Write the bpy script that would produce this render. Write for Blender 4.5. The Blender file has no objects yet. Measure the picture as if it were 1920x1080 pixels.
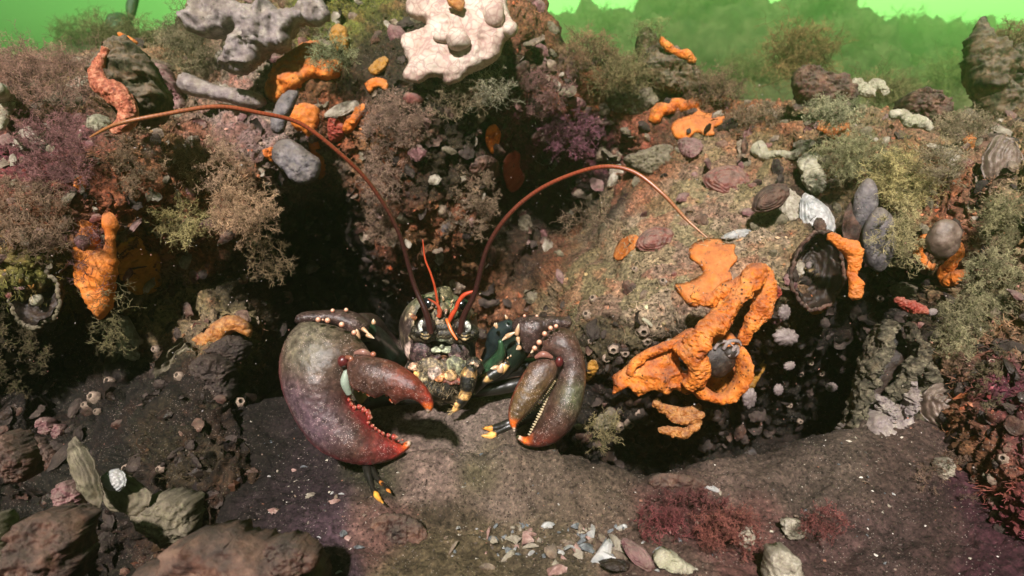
import bpy, math, random
import numpy as np
from mathutils import Vector
rnd = random.Random(7)
R = math.radians
scene = bpy.context.scene
HAZE_COL, HAZE_D, HAZE_G = (0.70, 0.97, 0.58, 1), 0.085, 0.87
COL = scene.collection

# ---------------------------------------------------------------- camera
PITCH = R(18.0); CAMZ = 0.30; FPX = 1251.0
cam_d = bpy.data.cameras.new('camera'); cam = bpy.data.objects.new('camera', cam_d); COL.objects.link(cam)
cam.location = (0, 0, CAMZ); cam.rotation_euler = (R(90) - PITCH, 0, 0)
cam_d.sensor_width = 36.0; cam_d.lens = 36.0 * FPX / 1920.0
cam_d.clip_start = 0.01; cam_d.clip_end = 200.0
cam_d.dof.use_dof = True; cam_d.dof.focus_distance = 0.56; cam_d.dof.aperture_fstop = 9.0
scene.camera = cam

# ---------------------------------------------------------------- sky light coming through the water, and the sun
SUN_EL, SUN_AZ = R(46), R(190)       # azimuth from +Y, clockwise: behind the camera
w = bpy.data.worlds.new('World'); scene.world = w; w.use_nodes = True
nt = w.node_tree; nt.nodes.clear()
o_ = nt.nodes.new('ShaderNodeOutputWorld'); b_ = nt.nodes.new('ShaderNodeBackground'); s_ = nt.nodes.new('ShaderNodeTexSky')
s_.sky_type = 'NISHITA'; s_.sun_disc = False; s_.sun_elevation = SUN_EL; s_.sun_rotation = SUN_AZ
s_.altitude = 0; s_.air_density = 1.0; s_.dust_density = 1.0
geo = nt.nodes.new('ShaderNodeTexCoord'); sep = nt.nodes.new('ShaderNodeSeparateXYZ')
nt.links.new(geo.outputs['Generated'], sep.inputs[0])
# open water: tint of the water column, brightest ahead and a little to the right, dimmed behind to hold down the fill in shadows
dot = nt.nodes.new('ShaderNodeVectorMath'); dot.operation = 'DOT_PRODUCT'
dv = Vector((0.36, 0.95, 0.40)).normalized(); dot.inputs[1].default_value = dv
nt.links.new(geo.outputs['Generated'], dot.inputs[0])
rp = nt.nodes.new('ShaderNodeValToRGB'); e = rp.color_ramp
e.elements[0].position = 0.30; e.elements[0].color = (0.030, 0.045, 0.028, 1)
e.elements[1].position = 1.0; e.elements[1].color = (0.68, 1.50, 0.39, 1)
m1 = e.elements.new(0.66); m1.color = (0.24, 0.68, 0.15, 1)
m2 = e.elements.new(0.86); m2.color = (0.50, 1.45, 0.34, 1)
m3 = e.elements.new(0.94); m3.color = (0.58, 1.48, 0.36, 1)
nt.links.new(dot.outputs['Value'], rp.inputs[0])
mx = nt.nodes.new('ShaderNodeMix'); mx.data_type = 'RGBA'; mx.blend_type = 'MULTIPLY'; mx.inputs[0].default_value = 1
bw = nt.nodes.new('ShaderNodeRGBToBW'); nt.links.new(s_.outputs[0], bw.inputs[0])
nt.links.new(bw.outputs[0], mx.inputs[6]); nt.links.new(rp.outputs[0], mx.inputs[7])
nt.links.new(mx.outputs[2], b_.inputs[0]); b_.inputs[1].default_value = 0.118
nt.links.new(b_.outputs[0], o_.inputs[0])

sd = bpy.data.lights.new('sun', 'SUN'); sd.energy = 5.0; sd.angle = R(3.0); sd.color = (1.0, 0.92, 0.91)
sun = bpy.data.objects.new('sun', sd); COL.objects.link(sun)
sv = Vector((math.sin(SUN_AZ) * math.cos(SUN_EL), math.cos(SUN_AZ) * math.cos(SUN_EL), math.sin(SUN_EL)))
sun.rotation_euler = sv.to_track_quat('Z', 'Y').to_euler(); sun.location = (0, -1, 3)
vs = scene.view_settings
vs.view_transform = 'Standard'; vs.look = 'None'; vs.gamma = 1; vs.exposure = 0.76; vs.use_curve_mapping = False
cy = scene.cycles
cy.use_denoising = True; cy.max_bounces = 6; cy.diffuse_bounces = 3; cy.glossy_bounces = 2; cy.transmission_bounces = 3
cy.volume_bounces = 1; cy.use_fast_gi = False; cy.sample_clamp_indirect = 4.0
try: cy.denoiser = 'OPENIMAGEDENOISE'; cy.denoising_input_passes = 'RGB_ALBEDO_NORMAL'; cy.denoising_prefilter = 'ACCURATE'
except Exception: pass

# ---------------------------------------------------------------- maths helpers
FW = np.array([0, math.cos(PITCH), -math.sin(PITCH)]); UP = np.array([0, math.sin(PITCH), math.cos(PITCH)]); RT = np.array([1., 0, 0])
C0 = np.array([0, 0, CAMZ])
def P(px, py, d):
    """world point at distance d (m, along the view axis) seen at photo pixel (px, py)"""
    px = np.asarray(px, float); py = np.asarray(py, float); d = np.asarray(d, float)
    return C0 + d[..., None] * (FW + ((px - 960) / FPX)[..., None] * RT + ((540 - py) / FPX)[..., None] * UP)
def proj(V):
    q = V - C0; d = q @ FW
    return 960 + FPX * (q @ RT) / d, 540 - FPX * (q @ UP) / d, d
def _h(ix, iy, iz, s):
    n = (ix * 374761393 + iy * 668265263 + iz * 2147483647 + s * 974634777) & 0xffffffff
    n = ((n ^ (n >> 13)) * 1274126177) & 0xffffffff
    n = ((n ^ (n >> 16)) * 2246822519) & 0xffffffff
    return ((n ^ (n >> 15)) & 0xffff) / 65535.0
def vnoise(V, sc, seed=0):
    q = np.asarray(V, float) * sc; i = np.floor(q).astype(np.int64); f = q - i; f = f * f * f * (f * (f * 6 - 15) + 10)
    r = 0
    for dx in (0, 1):
        wx = f[..., 0] if dx else 1 - f[..., 0]
        for dy in (0, 1):
            wy = f[..., 1] if dy else 1 - f[..., 1]
            for dz in (0, 1):
                wz = f[..., 2] if dz else 1 - f[..., 2]
                r = r + wx * wy * wz * _h(i[..., 0] + dx, i[..., 1] + dy, i[..., 2] + dz, seed)
    return r * 2 - 1
def fbm(V, sc, octv=4, seed=0, gain=0.5, ridge=False):
    r = 0; a = 1; t = 0
    for k in range(octv):
        n = vnoise(V, sc * 2.03 ** k, seed + k * 17)
        if ridge: n = 1 - 2 * np.abs(n)
        r = r + a * n; t += a; a *= gain
    return r / t
def worley(V, sc, seed=0):
    q = np.asarray(V, float) * sc; i = np.floor(q).astype(np.int64); b = np.full(q.shape[:-1], 9.0); idv = np.zeros(q.shape[:-1])
    for dx in (-1, 0, 1):
        for dy in (-1, 0, 1):
            for dz in (-1, 0, 1):
                c = i + np.array([dx, dy, dz])
                ox = _h(c[..., 0], c[..., 1], c[..., 2], seed + 1); oy = _h(c[..., 0], c[..., 1], c[..., 2], seed + 2); oz = _h(c[..., 0], c[..., 1], c[..., 2], seed + 3)
                dd = (c[..., 0] + ox - q[..., 0]) ** 2 + (c[..., 1] + oy - q[..., 1]) ** 2 + (c[..., 2] + oz - q[..., 2]) ** 2
                m = dd < b; b = np.where(m, dd, b); idv = np.where(m, ox, idv)
    return np.sqrt(b), idv
def sstep(a, b, x):
    t = np.clip((x - a) / (b - a), 0, 1); return t * t * (3 - 2 * t)
def spline(pts, n, closed=False):
    pts = np.asarray(pts, float); m = len(pts); out = []
    if closed: idx = lambda k: pts[k % m]; segs = m
    else: idx = lambda k: pts[min(max(k, 0), m - 1)]; segs = m - 1
    for j in range(n):
        t = j / n * segs if closed else j / (n - 1) * segs
        k = int(min(t, segs - 1e-9)); f = t - k
        a, b, c, d = idx(k - 1), idx(k), idx(k + 1), idx(k + 2)
        out.append(0.5 * (2 * b + (c - a) * f + (2 * a - 5 * b + 4 * c - d) * f * f + (3 * b - a - 3 * c + d) * f ** 3))
    return np.array(out)

# ---------------------------------------------------------------- materials
MATS = {}
def mat(name, cols, scale=60, rough=0.65, bump=0.4, bscale=250, speck=None, vcol=False, spec=0.4, pores=None, sss=0, coat=0, wave=None, silt=0.0, patch=0.0):
    """cols: 2-4 colours over a fractal noise; speck=(colour, scale, size); pores=(colour, scale, size)"""
    if name in MATS: return MATS[name]
    m = bpy.data.materials.new(name); m.use_nodes = True; n = m.node_tree; L = n.links
    bs = n.nodes['Principled BSDF']; tc = n.nodes.new('ShaderNodeTexCoord'); co = tc.outputs['Object']
    no = n.nodes.new('ShaderNodeTexNoise'); no.inputs['Scale'].default_value = scale; no.inputs['Detail'].default_value = 9; no.inputs['Roughness'].default_value = 0.62
    L.new(co, no.inputs['Vector'])
    rp = n.nodes.new('ShaderNodeValToRGB'); k = len(cols)
    rp.color_ramp.elements[0].position = 0.33; rp.color_ramp.elements[1].position = 0.67
    rp.color_ramp.elements[0].color = (*cols[0], 1); rp.color_ramp.elements[1].color = (*cols[-1], 1)
    for i in range(1, k - 1):
        q = rp.color_ramp.elements.new(0.33 + 0.34 * i / (k - 1)); q.color = (*cols[i], 1)
    L.new(no.outputs['Fac'], rp.inputs[0]); out = rp.outputs[0]
    if vcol:
        at = n.nodes.new('ShaderNodeVertexColor'); at.layer_name = 'Col'
        mm = n.nodes.new('ShaderNodeMix'); mm.data_type = 'RGBA'; mm.blend_type = 'MULTIPLY'; mm.inputs[0].default_value = 1
        L.new(out, mm.inputs[6]); L.new(at.outputs[0], mm.inputs[7]); out = mm.outputs[2]
    hsum = None
    nb = n.nodes.new('ShaderNodeTexNoise'); nb.inputs['Scale'].default_value = bscale; nb.inputs['Detail'].default_value = 7; nb.inputs['Roughness'].default_value = 0.7
    L.new(co, nb.inputs['Vector']); hsum = nb.outputs['Fac']
    if wave:
        wv = n.nodes.new('ShaderNodeTexWave'); wv.inputs['Scale'].default_value = wave[0]; wv.inputs['Distortion'].default_value = wave[1]; wv.inputs['Detail'].default_value = 3
        wv.inputs['Detail Scale'].default_value = 2.0
        L.new(co, wv.inputs['Vector'])
        ad = n.nodes.new('ShaderNodeMath'); ad.operation = 'ADD'; L.new(hsum, ad.inputs[0]); L.new(wv.outputs['Fac'], ad.inputs[1]); hsum = ad.outputs[0]
    for kind, sp in (('s', speck), ('p', pores)):
        if not sp: continue
        vo = n.nodes.new('ShaderNodeTexVoronoi'); vo.inputs['Scale'].default_value = sp[1]; L.new(co, vo.inputs['Vector'])
        mr = n.nodes.new('ShaderNodeMapRange'); mr.inputs[1].default_value = sp[2] * 0.6; mr.inputs[2].default_value = sp[2]; mr.inputs[3].default_value = 1; mr.inputs[4].default_value = 0
        L.new(vo.outputs['Distance'], mr.inputs[0])
        mk = n.nodes.new('ShaderNodeTexNoise'); mk.inputs['Scale'].default_value = sp[1] * 0.13; L.new(co, mk.inputs['Vector'])
        m2 = n.nodes.new('ShaderNodeMapRange'); m2.inputs[1].default_value = 0.38; m2.inputs[2].default_value = 0.62; L.new(mk.outputs['Fac'], m2.inputs[0])
        mu = n.nodes.new('ShaderNodeMath'); mu.operation = 'MULTIPLY'; L.new(mr.outputs[0], mu.inputs[0]); L.new(m2.outputs[0], mu.inputs[1])
        mm = n.nodes.new('ShaderNodeMix'); mm.data_type = 'RGBA'; L.new(mu.outputs[0], mm.inputs[0]); L.new(out, mm.inputs[6]); mm.inputs[7].default_value = (*sp[0], 1); out = mm.outputs[2]
        if kind == 'p':
            su = n.nodes.new('ShaderNodeMath'); su.operation = 'SUBTRACT'; L.new(hsum, su.inputs[0]); L.new(mu.outputs[0], su.inputs[1]); hsum = su.outputs[0]
    if patch:      # older, darker growth in patches
        pn = n.nodes.new('ShaderNodeTexNoise'); pn.inputs['Scale'].default_value = 38; pn.inputs['Detail'].default_value = 6; pn.inputs['Roughness'].default_value = .7; L.new(co, pn.inputs['Vector'])
        pr = n.nodes.new('ShaderNodeMapRange'); pr.inputs[1].default_value = .48; pr.inputs[2].default_value = .60; pr.inputs[4].default_value = patch; L.new(pn.outputs['Fac'], pr.inputs[0])
        pm = n.nodes.new('ShaderNodeMix'); pm.data_type = 'RGBA'; pm.blend_type = 'MULTIPLY'; L.new(pr.outputs[0], pm.inputs[0]); L.new(out, pm.inputs[6]); pm.inputs[7].default_value = (.32, .24, .17, 1); out = pm.outputs[2]
    if silt:       # silt settled on upward faces
        ge = n.nodes.new('ShaderNodeNewGeometry'); sx = n.nodes.new('ShaderNodeSeparateXYZ'); L.new(ge.outputs['Normal'], sx.inputs[0])
        sn = n.nodes.new('ShaderNodeTexNoise'); sn.inputs['Scale'].default_value = 95; sn.inputs['Detail'].default_value = 7; sn.inputs['Roughness'].default_value = .7; L.new(co, sn.inputs['Vector'])
        sa = n.nodes.new('ShaderNodeMath'); sa.operation = 'MULTIPLY_ADD'; L.new(sx.outputs['Z'], sa.inputs[0]); sa.inputs[1].default_value = .30; L.new(sn.outputs['Fac'], sa.inputs[2])
        sr = n.nodes.new('ShaderNodeMapRange'); sr.inputs[1].default_value = .50; sr.inputs[2].default_value = .74; sr.inputs[4].default_value = silt; L.new(sa.outputs[0], sr.inputs[0])
        sm = n.nodes.new('ShaderNodeMix'); sm.data_type = 'RGBA'; L.new(sr.outputs[0], sm.inputs[0]); L.new(out, sm.inputs[6]); sm.inputs[7].default_value = (.19, .155, .12, 1); out = sm.outputs[2]
    L.new(out, bs.inputs['Base Color'])
    bp = n.nodes.new('ShaderNodeBump'); bp.inputs['Strength'].default_value = min(1, bump); bp.inputs['Distance'].default_value = 0.6 / bscale * max(1, bump)
    L.new(hsum, bp.inputs['Height']); L.new(bp.outputs[0], bs.inputs['Normal'])
    bs.inputs['Roughness'].default_value = rough; bs.inputs['Specular IOR Level'].default_value = spec
    if sss: bs.inputs['Subsurface Weight'].default_value = sss; bs.inputs['Subsurface Radius'].default_value = (0.01, 0.006, 0.004); bs.inputs['Subsurface Scale'].default_value = 0.3
    if coat: bs.inputs['Coat Weight'].default_value = coat; bs.inputs['Coat Roughness'].default_value = 0.25
    MATS[name] = m; return m

# ---------------------------------------------------------------- objects
def tag(o, label=None, cat=None, group=None, kind=None):
    if label: o['label'] = label
    if cat: o['category'] = cat
    if group: o['group'] = group
    if kind: o['kind'] = kind
    return o
def empty(name, loc, label, cat, group=None):
    o = bpy.data.objects.new(name, None); COL.objects.link(o); o.location = tuple(loc); o.empty_display_size = 0.01
    return tag(o, label, cat, group)
def mesh(name, V, F, m, parent=None, origin=None, smooth=True, colors=None):
    V = np.asarray(V, float)
    if origin is None:
        if parent is not None: origin = np.array(parent['_o'])
        else: origin = np.array([V[:, 0].mean(), V[:, 1].mean(), V[:, 2].min()])
    me = bpy.data.meshes.new(name)
    V2 = V - origin
    Fq = [np.asarray(f) for f in (F if isinstance(F, (list, tuple)) and len(F) and isinstance(F[0], np.ndarray) else [np.asarray(F)]) if len(f)]
    nl = sum(f.size for f in Fq); npol = sum(len(f) for f in Fq)
    me.vertices.add(len(V2)); me.vertices.foreach_set('co', V2.astype(np.float32).ravel())
    me.loops.add(nl); me.loops.foreach_set('vertex_index', np.concatenate([f.ravel() for f in Fq]).astype(np.int32))
    me.polygons.add(npol)
    st = []; c = 0
    for f in Fq: st.append(c + np.arange(len(f)) * f.shape[1]); c += f.size
    me.polygons.foreach_set('loop_start', np.concatenate(st).astype(np.int32))
    me.polygons.foreach_set('use_smooth', np.full(npol, smooth))
    me.update(calc_edges=True); me.validate()
    if colors is not None:
        a = me.color_attributes.new('Col', 'FLOAT_COLOR', 'POINT')
        a.data.foreach_set('color', np.concatenate([colors, np.ones((len(colors), 1))], 1).astype(np.float32).ravel())
    me.materials.append(m)
    o = bpy.data.objects.new(name, me); COL.objects.link(o)
    if parent is not None:
        o.parent = parent
        o.location = tuple(origin - np.array(parent['_o']))
    else: o.location = tuple(origin)
    o['_o'] = [float(x) for x in origin]
    return o
def root(name, loc, label, cat, group=None):
    o = empty(name, loc, label, cat, group); o['_o'] = [float(x) for x in loc]; return o
class MB:
    """collects pieces of one part"""
    def __init__(s): s.V = []; s.Q = []; s.T = []; s.C = []; s.n = 0
    def add(s, V, F, col=(1, 1, 1)):
        V = np.asarray(V, float); s.V.append(V)
        for f in (F if isinstance(F, tuple) else (F,)):
            f = np.asarray(f)
            if len(f): (s.Q if f.shape[1] == 4 else s.T).append(f + s.n)
        c = np.asarray(col, float); s.C.append(np.tile(c, (len(V), 1)) if c.ndim == 1 else c); s.n += len(V); return s
    def build(s, name, m, parent=None, smooth=True, colors=False, origin=None):
        F = []
        if s.Q: F.append(np.concatenate(s.Q))
        if s.T: F.append(np.concatenate(s.T))
        return mesh(name, np.concatenate(s.V), F, m, parent, origin, smooth, np.concatenate(s.C) if colors else None)
def _split(s, name, m, parent):
    V = s.V; k = 0; C = s.C; n0 = 0; out = []
    Fa = [np.concatenate(x) if x else np.zeros((0, w_), int) for x, w_ in ((s.Q, 4), (s.T, 3))]
    for v, c in zip(V, C):
        n1 = n0 + len(v); F = [f[(f.min(1) >= n0) & (f.max(1) < n1)] - n0 if len(f) else f for f in Fa]
        out.append(mesh(name, v, [f for f in F if len(f)], m, parent, colors=c)); n0 = n1
    return out
MB.split = _split
def gridF(a, b, wrap=False):
    i, j = np.meshgrid(np.arange(a - 1), np.arange(b if wrap else b - 1), indexing='ij'); j2 = (j + 1) % b
    return np.stack([i * b + j, i * b + j2, (i + 1) * b + j2, (i + 1) * b + j], -1).reshape(-1, 4)
def normals_grid(G):
    du = np.gradient(G, axis=0); dv = np.gradient(G, axis=1); n = np.cross(du, dv)
    return n / (np.linalg.norm(n, axis=-1, keepdims=True) + 1e-12)
def tube(pts, rad, sides=12, n=None, flat=1.0, upv=(0, 0, 1), ridge=0, colf=None, bump=0, seed=0, sc=200):
    pts = np.asarray(pts, float); n = n or max(8, len(pts) * 6)
    C = spline(pts, n); r = spline(np.asarray(rad, float)[:, None] * np.ones((1, 1)), n)[:, 0] if len(rad) == len(pts) else np.interp(np.linspace(0, 1, n), np.linspace(0, 1, len(rad)), rad)
    r = np.maximum(r, 1e-5)
    T = np.gradient(C, axis=0); T /= np.linalg.norm(T, axis=1, keepdims=True) + 1e-12
    u = np.asarray(upv, float); N = []
    for k in range(n):
        u = u - T[k] * (u @ T[k]); u = u / (np.linalg.norm(u) + 1e-12); N.append(u)
    N = np.array(N); B = np.cross(T, N)
    th = np.linspace(0, 2 * math.pi, sides, endpoint=False)
    rr = r[:, None] * np.ones(sides)
    G = C[:, None] + rr[..., None] * (np.cos(th)[None, :, None] * N[:, None] * flat + np.sin(th)[None, :, None] * B[:, None])
    if bump: 
        nrm = G - C[:, None]; nrm /= np.linalg.norm(nrm, axis=-1, keepdims=True) + 1e-9
        G = G + nrm * (fbm(G, sc, 3, seed) * bump)[..., None]
    V = np.concatenate([G.reshape(-1, 3), C[:1] - T[:1] * r[0] * .6, C[-1:] + T[-1:] * r[-1] * .6])
    F = gridF(n, sides, True); a = np.arange(sides); b = (a + 1) % sides; e = n * sides
    T1 = np.stack([np.full(sides, e), b, a], 1); T2 = np.stack([np.full(sides, e + 1), (n - 1) * sides + a, (n - 1) * sides + b], 1)
    return V, (F, np.concatenate([T1, T2]))
def ball(c, r, n=10, axes=None, bump=0, sc=100, seed=0):
    c = np.asarray(c, float); r = np.broadcast_to(np.asarray(r, float), 3)
    a = np.linspace(0, math.pi, n + 2)[1:-1]; t = np.linspace(0, 2 * math.pi, 2 * n, endpoint=False)
    A, Tt = np.meshgrid(a, t, indexing='ij')
    U = np.stack([np.sin(A) * np.cos(Tt), np.sin(A) * np.sin(Tt), np.cos(A)], -1).reshape(-1, 3)
    U = np.concatenate([U, [[0, 0, 1], [0, 0, -1]]])
    L = U * r
    if axes is not None: L = L @ np.asarray(axes)
    V = c + L
    if bump: V = V + (L / (np.linalg.norm(L, axis=1, keepdims=True) + 1e-9)) * (fbm(V, sc, 4, seed) * bump)[:, None]
    F = gridF(n, 2 * n, True); k = np.arange(2 * n); k2 = (k + 1) % (2 * n); e = n * 2 * n
    return V, (F[:, ::-1], np.concatenate([np.stack([np.full(2 * n, e), k, k2], 1), np.stack([np.full(2 * n, e + 1), (n - 1) * 2 * n + k2, (n - 1) * 2 * n + k], 1)]))
def inside(poly, X, Y):
    r = np.zeros(X.shape, bool); n = len(poly)
    x0, y0 = poly[:, 0], poly[:, 1]; x1, y1 = np.roll(x0, -1), np.roll(y0, -1)
    for k in range(n):
        c = ((y0[k] > Y) != (y1[k] > Y)) & (X < (x1[k] - x0[k]) * (Y - y0[k]) / (y1[k] - y0[k] + 1e-12) + x0[k])
        r ^= c
    return r
def inflate(outline, d, T, res=70, back=0.6, p=0.5, bumps=(), hf=None, seed=0, smooth_outline=True):
    """closed outline in photo pixels -> rounded solid of real thickness T at distance d (number or function of px, py).
    bumps: (amp, scale, octaves) displacements. returns V, F, px, py, h"""
    O = np.asarray(outline, float)
    O = spline(O, max(60, len(O) * 7), True) if smooth_outline else O
    lo, hi = O.min(0), O.max(0); cell = (hi - lo).max() / res
    nx, ny = (int((hi - lo)[0] / cell) + 4, int((hi - lo)[1] / cell) + 4)
    xs = lo[0] - 1.5 * cell + np.arange(nx) * cell; ys = lo[1] - 1.5 * cell + np.arange(ny) * cell
    X, Y = np.meshgrid(xs, ys, indexing='ij'); M = inside(O, X, Y)
    u = np.zeros(M.shape)
    om = 2 / (1 + math.sin(math.pi / max(M.shape))); ii, jj = np.indices(M.shape); red = ((ii + jj) % 2 == 0)
    for it in range(int(2.2 * res)):
        for par in (red, ~red):
            s = 0.25 * (np.roll(u, 1, 0) + np.roll(u, -1, 0) + np.roll(u, 1, 1) + np.roll(u, -1, 1) + 1)
            u = np.where(M & par, u + om * (s - u), u); u[~M] = 0
    u = np.maximum(u, 0); h = (u / u.max()) ** p
    cellin = M[:-1, :-1] & M[1:, :-1] & M[:-1, 1:] & M[1:, 1:]
    use = np.zeros(M.shape, bool)
    use[:-1, :-1] |= cellin; use[1:, :-1] |= cellin; use[:-1, 1:] |= cellin; use[1:, 1:] |= cellin
    cnt = np.zeros(M.shape, int)
    cnt[:-1, :-1] += cellin; cnt[1:, :-1] += cellin; cnt[:-1, 1:] += cellin; cnt[1:, 1:] += cellin
    bd = use & (cnt < 4)
    # snap the rim onto the outline
    a = O; b = np.roll(O, -1, 0); bx = np.stack([X[bd], Y[bd]], 1)
    ab = b - a; t = np.clip(((bx[:, None] - a) * ab).sum(-1) / ((ab ** 2).sum(-1) + 1e-9), 0, 1); q = a + t[..., None] * ab
    k = ((bx[:, None] - q) ** 2).sum(-1).argmin(1); sn = q[np.arange(len(bx)), k]
    X = X.copy(); Y = Y.copy(); X[bd], Y[bd] = sn[:, 0], sn[:, 1]; h = h.copy(); h[bd] = 0
    idx = -np.ones(M.shape, int); idx[use] = np.arange(use.sum())
    nf = use.sum(); inner = use & ~bd
    idb = idx.copy(); idb[inner] = nf + np.arange(inner.sum())
    ci, cj = np.nonzero(cellin)
    F1 = np.stack([idx[ci, cj], idx[ci, cj + 1], idx[ci + 1, cj + 1], idx[ci + 1, cj]], 1)
    F2 = np.stack([idb[ci, cj], idb[ci + 1, cj], idb[ci + 1, cj + 1], idb[ci, cj + 1]], 1)
    pxf, pyf, hh = X[use], Y[use], h[use]
    pxb, pyb, hb = X[inner], Y[inner], h[inner]
    dd = d if callable(d) else (lambda x, y: np.full(np.shape(x), float(d)))
    hv = hh * T if hf is None else hf(pxf, pyf, hh) * T
    Vf = P(pxf, pyf, dd(pxf, pyf)) - FW * hv[:, None]
    Vb = P(pxb, pyb, dd(pxb, pyb)) + FW * (hb * T * back)[:, None]
    V = np.concatenate([Vf, Vb])
    for j, bm in enumerate(bumps):
        nrm = np.concatenate([np.tile(-FW, (len(Vf), 1)), np.tile(FW, (len(Vb), 1))])
        rad = V - V.mean(0); rad /= np.linalg.norm(rad, axis=1, keepdims=True) + 1e-9
        nrm = nrm * 0.8 + rad * 0.5
        if len(bm) > 3 and bm[3] == 'w':
            wv, _ = worley(V, bm[1], seed + j); val = 0.5 - wv
        elif len(bm) > 3 and bm[3] == 'r': val = fbm(V, bm[1], bm[2], seed + j * 5, ridge=True)
        else: val = fbm(V, bm[1], bm[2], seed + j * 5)
        V = V + nrm * (val * bm[0])[:, None]
    return V, np.concatenate([F1, F2]), np.concatenate([pxf, pxb]), np.concatenate([pyf, pyb]), np.concatenate([hh, hb])

# ================================================================ SETTING
# ---- reef wall: distances (m) of the rock at chosen spots of the view
CP = [(-500,120,.75),(-500,420,.6),(-500,750,.62),(-500,1100,.5),(-200,60,.9),(-200,250,.66),(-200,500,.58),(-200,800,.62),(-200,1100,.5),
 (0,100,.82),(0,200,.68),(0,320,.60),(0,450,.57),(0,560,.60),(0,680,.70),(0,820,.66),(0,950,.60),(0,1100,.55),
 (120,110,.92),(120,230,.68),(120,330,.60),(110,450,.58),(120,570,.66),(120,680,.76),(120,800,.72),(120,920,.62),(120,1050,.56),
 (240,90,1.0),(240,160,.80),(240,240,.66),(250,350,.63),(240,480,.66),(240,600,.72),(240,700,.74),(240,800,.64),(240,900,.58),(240,1030,.60),
 (340,60,1.1),(350,140,.98),(350,190,.90),(340,260,.74),(350,330,.68),(350,430,.68),(350,540,.74),(340,600,.70),(350,680,.66),(340,760,.60),(350,850,.55),(350,960,.53),
 (470,40,.98),(470,150,.92),(470,200,.86),(480,280,.78),(470,370,.72),(470,450,.74),(470,520,.84),(460,600,.72),(460,680,.70),(460,780,.64),(460,880,.56),(480,980,.55),
 (560,-60,.93),(580,60,.88),(560,160,.82),(560,260,.82),(560,330,.88),(560,420,1.08),(560,520,1.1),(560,620,1.05),(560,760,.95),
 (660,-60,.92),(680,60,.88),(660,160,.84),(660,260,.84),(660,350,.9),(640,440,1.1),(660,540,1.2),(660,650,1.2),(700,800,1.0),
 (780,-80,.92),(800,60,.84),(780,170,.80),(760,260,.79),(740,340,.81),(740,430,.85),(760,520,.98),(780,640,1.25),
 (880,-80,.92),(900,60,.84),(880,180,.83),(870,280,.85),(870,380,.87),(880,480,.92),(900,600,1.02),(900,760,1.1),
 (990,-40,.95),(990,60,.88),(990,160,.89),(990,260,.95),(990,340,1.04),(1000,430,1.06),(1000,520,1.0),(1000,600,.92),(1000,720,.95),
 (1080,110,1.0),(1090,180,.95),(1080,260,1.02),(1080,340,1.12),(1070,430,1.15),(1070,500,.92),(1070,570,.82),(1070,650,.78),(1060,760,.8),
 (1180,150,1.05),(1190,210,.98),(1180,300,.98),(1180,360,.92),(1170,430,.82),(1170,520,.76),(1170,600,.72),(1170,660,.74),(1170,740,.82),(1180,840,.9),
 (1300,150,1.1),(1290,200,.98),(1290,260,.92),(1290,330,.86),(1290,420,.78),(1290,500,.71),(1290,580,.68),(1280,650,.72),(1290,730,.78),(1290,820,.92),(1300,900,.95),
 (1400,190,1.05),(1400,240,.92),(1400,310,.84),(1400,400,.76),(1400,480,.70),(1400,560,.68),(1400,650,.76),(1400,760,.90),(1400,860,.98),
 (1510,190,1.0),(1510,260,.82),(1510,340,.80),(1500,400,.74),(1500,470,.70),(1500,560,.68),(1500,640,.80),(1500,740,.95),(1510,850,.98),
 (1620,190,1.0),(1620,250,.78),(1620,330,.73),(1620,420,.72),(1620,500,.76),(1600,580,.80),(1600,680,.84),(1600,780,.86),(1600,880,.80),
 (1720,210,.98),(1720,270,.78),(1720,350,.70),(1720,440,.68),(1720,540,.72),(1720,640,.66),(1720,740,.64),(1720,840,.60),(1720,940,.56),
 (1820,230,.95),(1820,300,.70),(1820,400,.66),(1820,500,.64),(1820,600,.60),(1820,700,.56),(1820,790,.54),(1820,880,.52),(1820,1000,.5),
 (1930,190,.95),(1930,280,.66),(1930,400,.60),(1930,520,.56),(1930,640,.52),(1930,760,.49),(1930,880,.46),(1930,1000,.44),
 (2100,180,.95),(2100,350,.58),(2100,600,.48),(2100,900,.42),(2400,150,.9),(2400,400,.52),(2400,800,.42),(2400,1100,.38)]
CP = np.array(CP, float)
_K = np.sqrt(((CP[:, None, :2] - CP[None, :, :2]) ** 2).sum(-1) + 30.0 ** 2)
_W = np.linalg.solve(np.block([[_K, np.ones((len(CP), 1))], [np.ones((1, len(CP))), np.zeros((1, 1))]]), np.append(1 / CP[:, 2], 0))
def rdepth(px, py):
    px = np.asarray(px, float); py = np.asarray(py, float); sh = px.shape; q = np.stack([px.ravel(), py.ravel()], 1); o = np.empty(len(q))
    for k in range(0, len(q), 20000):
        s = q[k:k + 20000]; o[k:k + 20000] = np.sqrt(((s[:, None] - CP[None, :, :2]) ** 2).sum(-1) + 900.0) @ _W[:-1] + _W[-1]
    return (1 / np.clip(o, .7, 3.5)).reshape(sh)
TOPX = [-500, -100, 0, 100, 200, 300, 360, 420, 1000, 1020, 1060, 1120, 1200, 1300, 1400, 1500, 1600, 1700, 1800, 1860, 1920, 2400]
TOPY = [60, 95, 118, 110, 95, 70, 10, -90, -70, 20, 95, 125, 150, 160, 195, 190, 195, 212, 225, 210, 190, 150]
def topline(px): return np.interp(px, TOPX, TOPY)
NX, NY = 900, 420
gx = np.linspace(-420, 2340, NX)
PYB = 1150
GX = np.repeat(gx[:, None], NY, 1); tt = np.linspace(0, 1, NY)[None]
GY = topline(GX) + (PYB - topline(GX)) * tt
G = P(GX, GY, rdepth(GX, GY))
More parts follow.
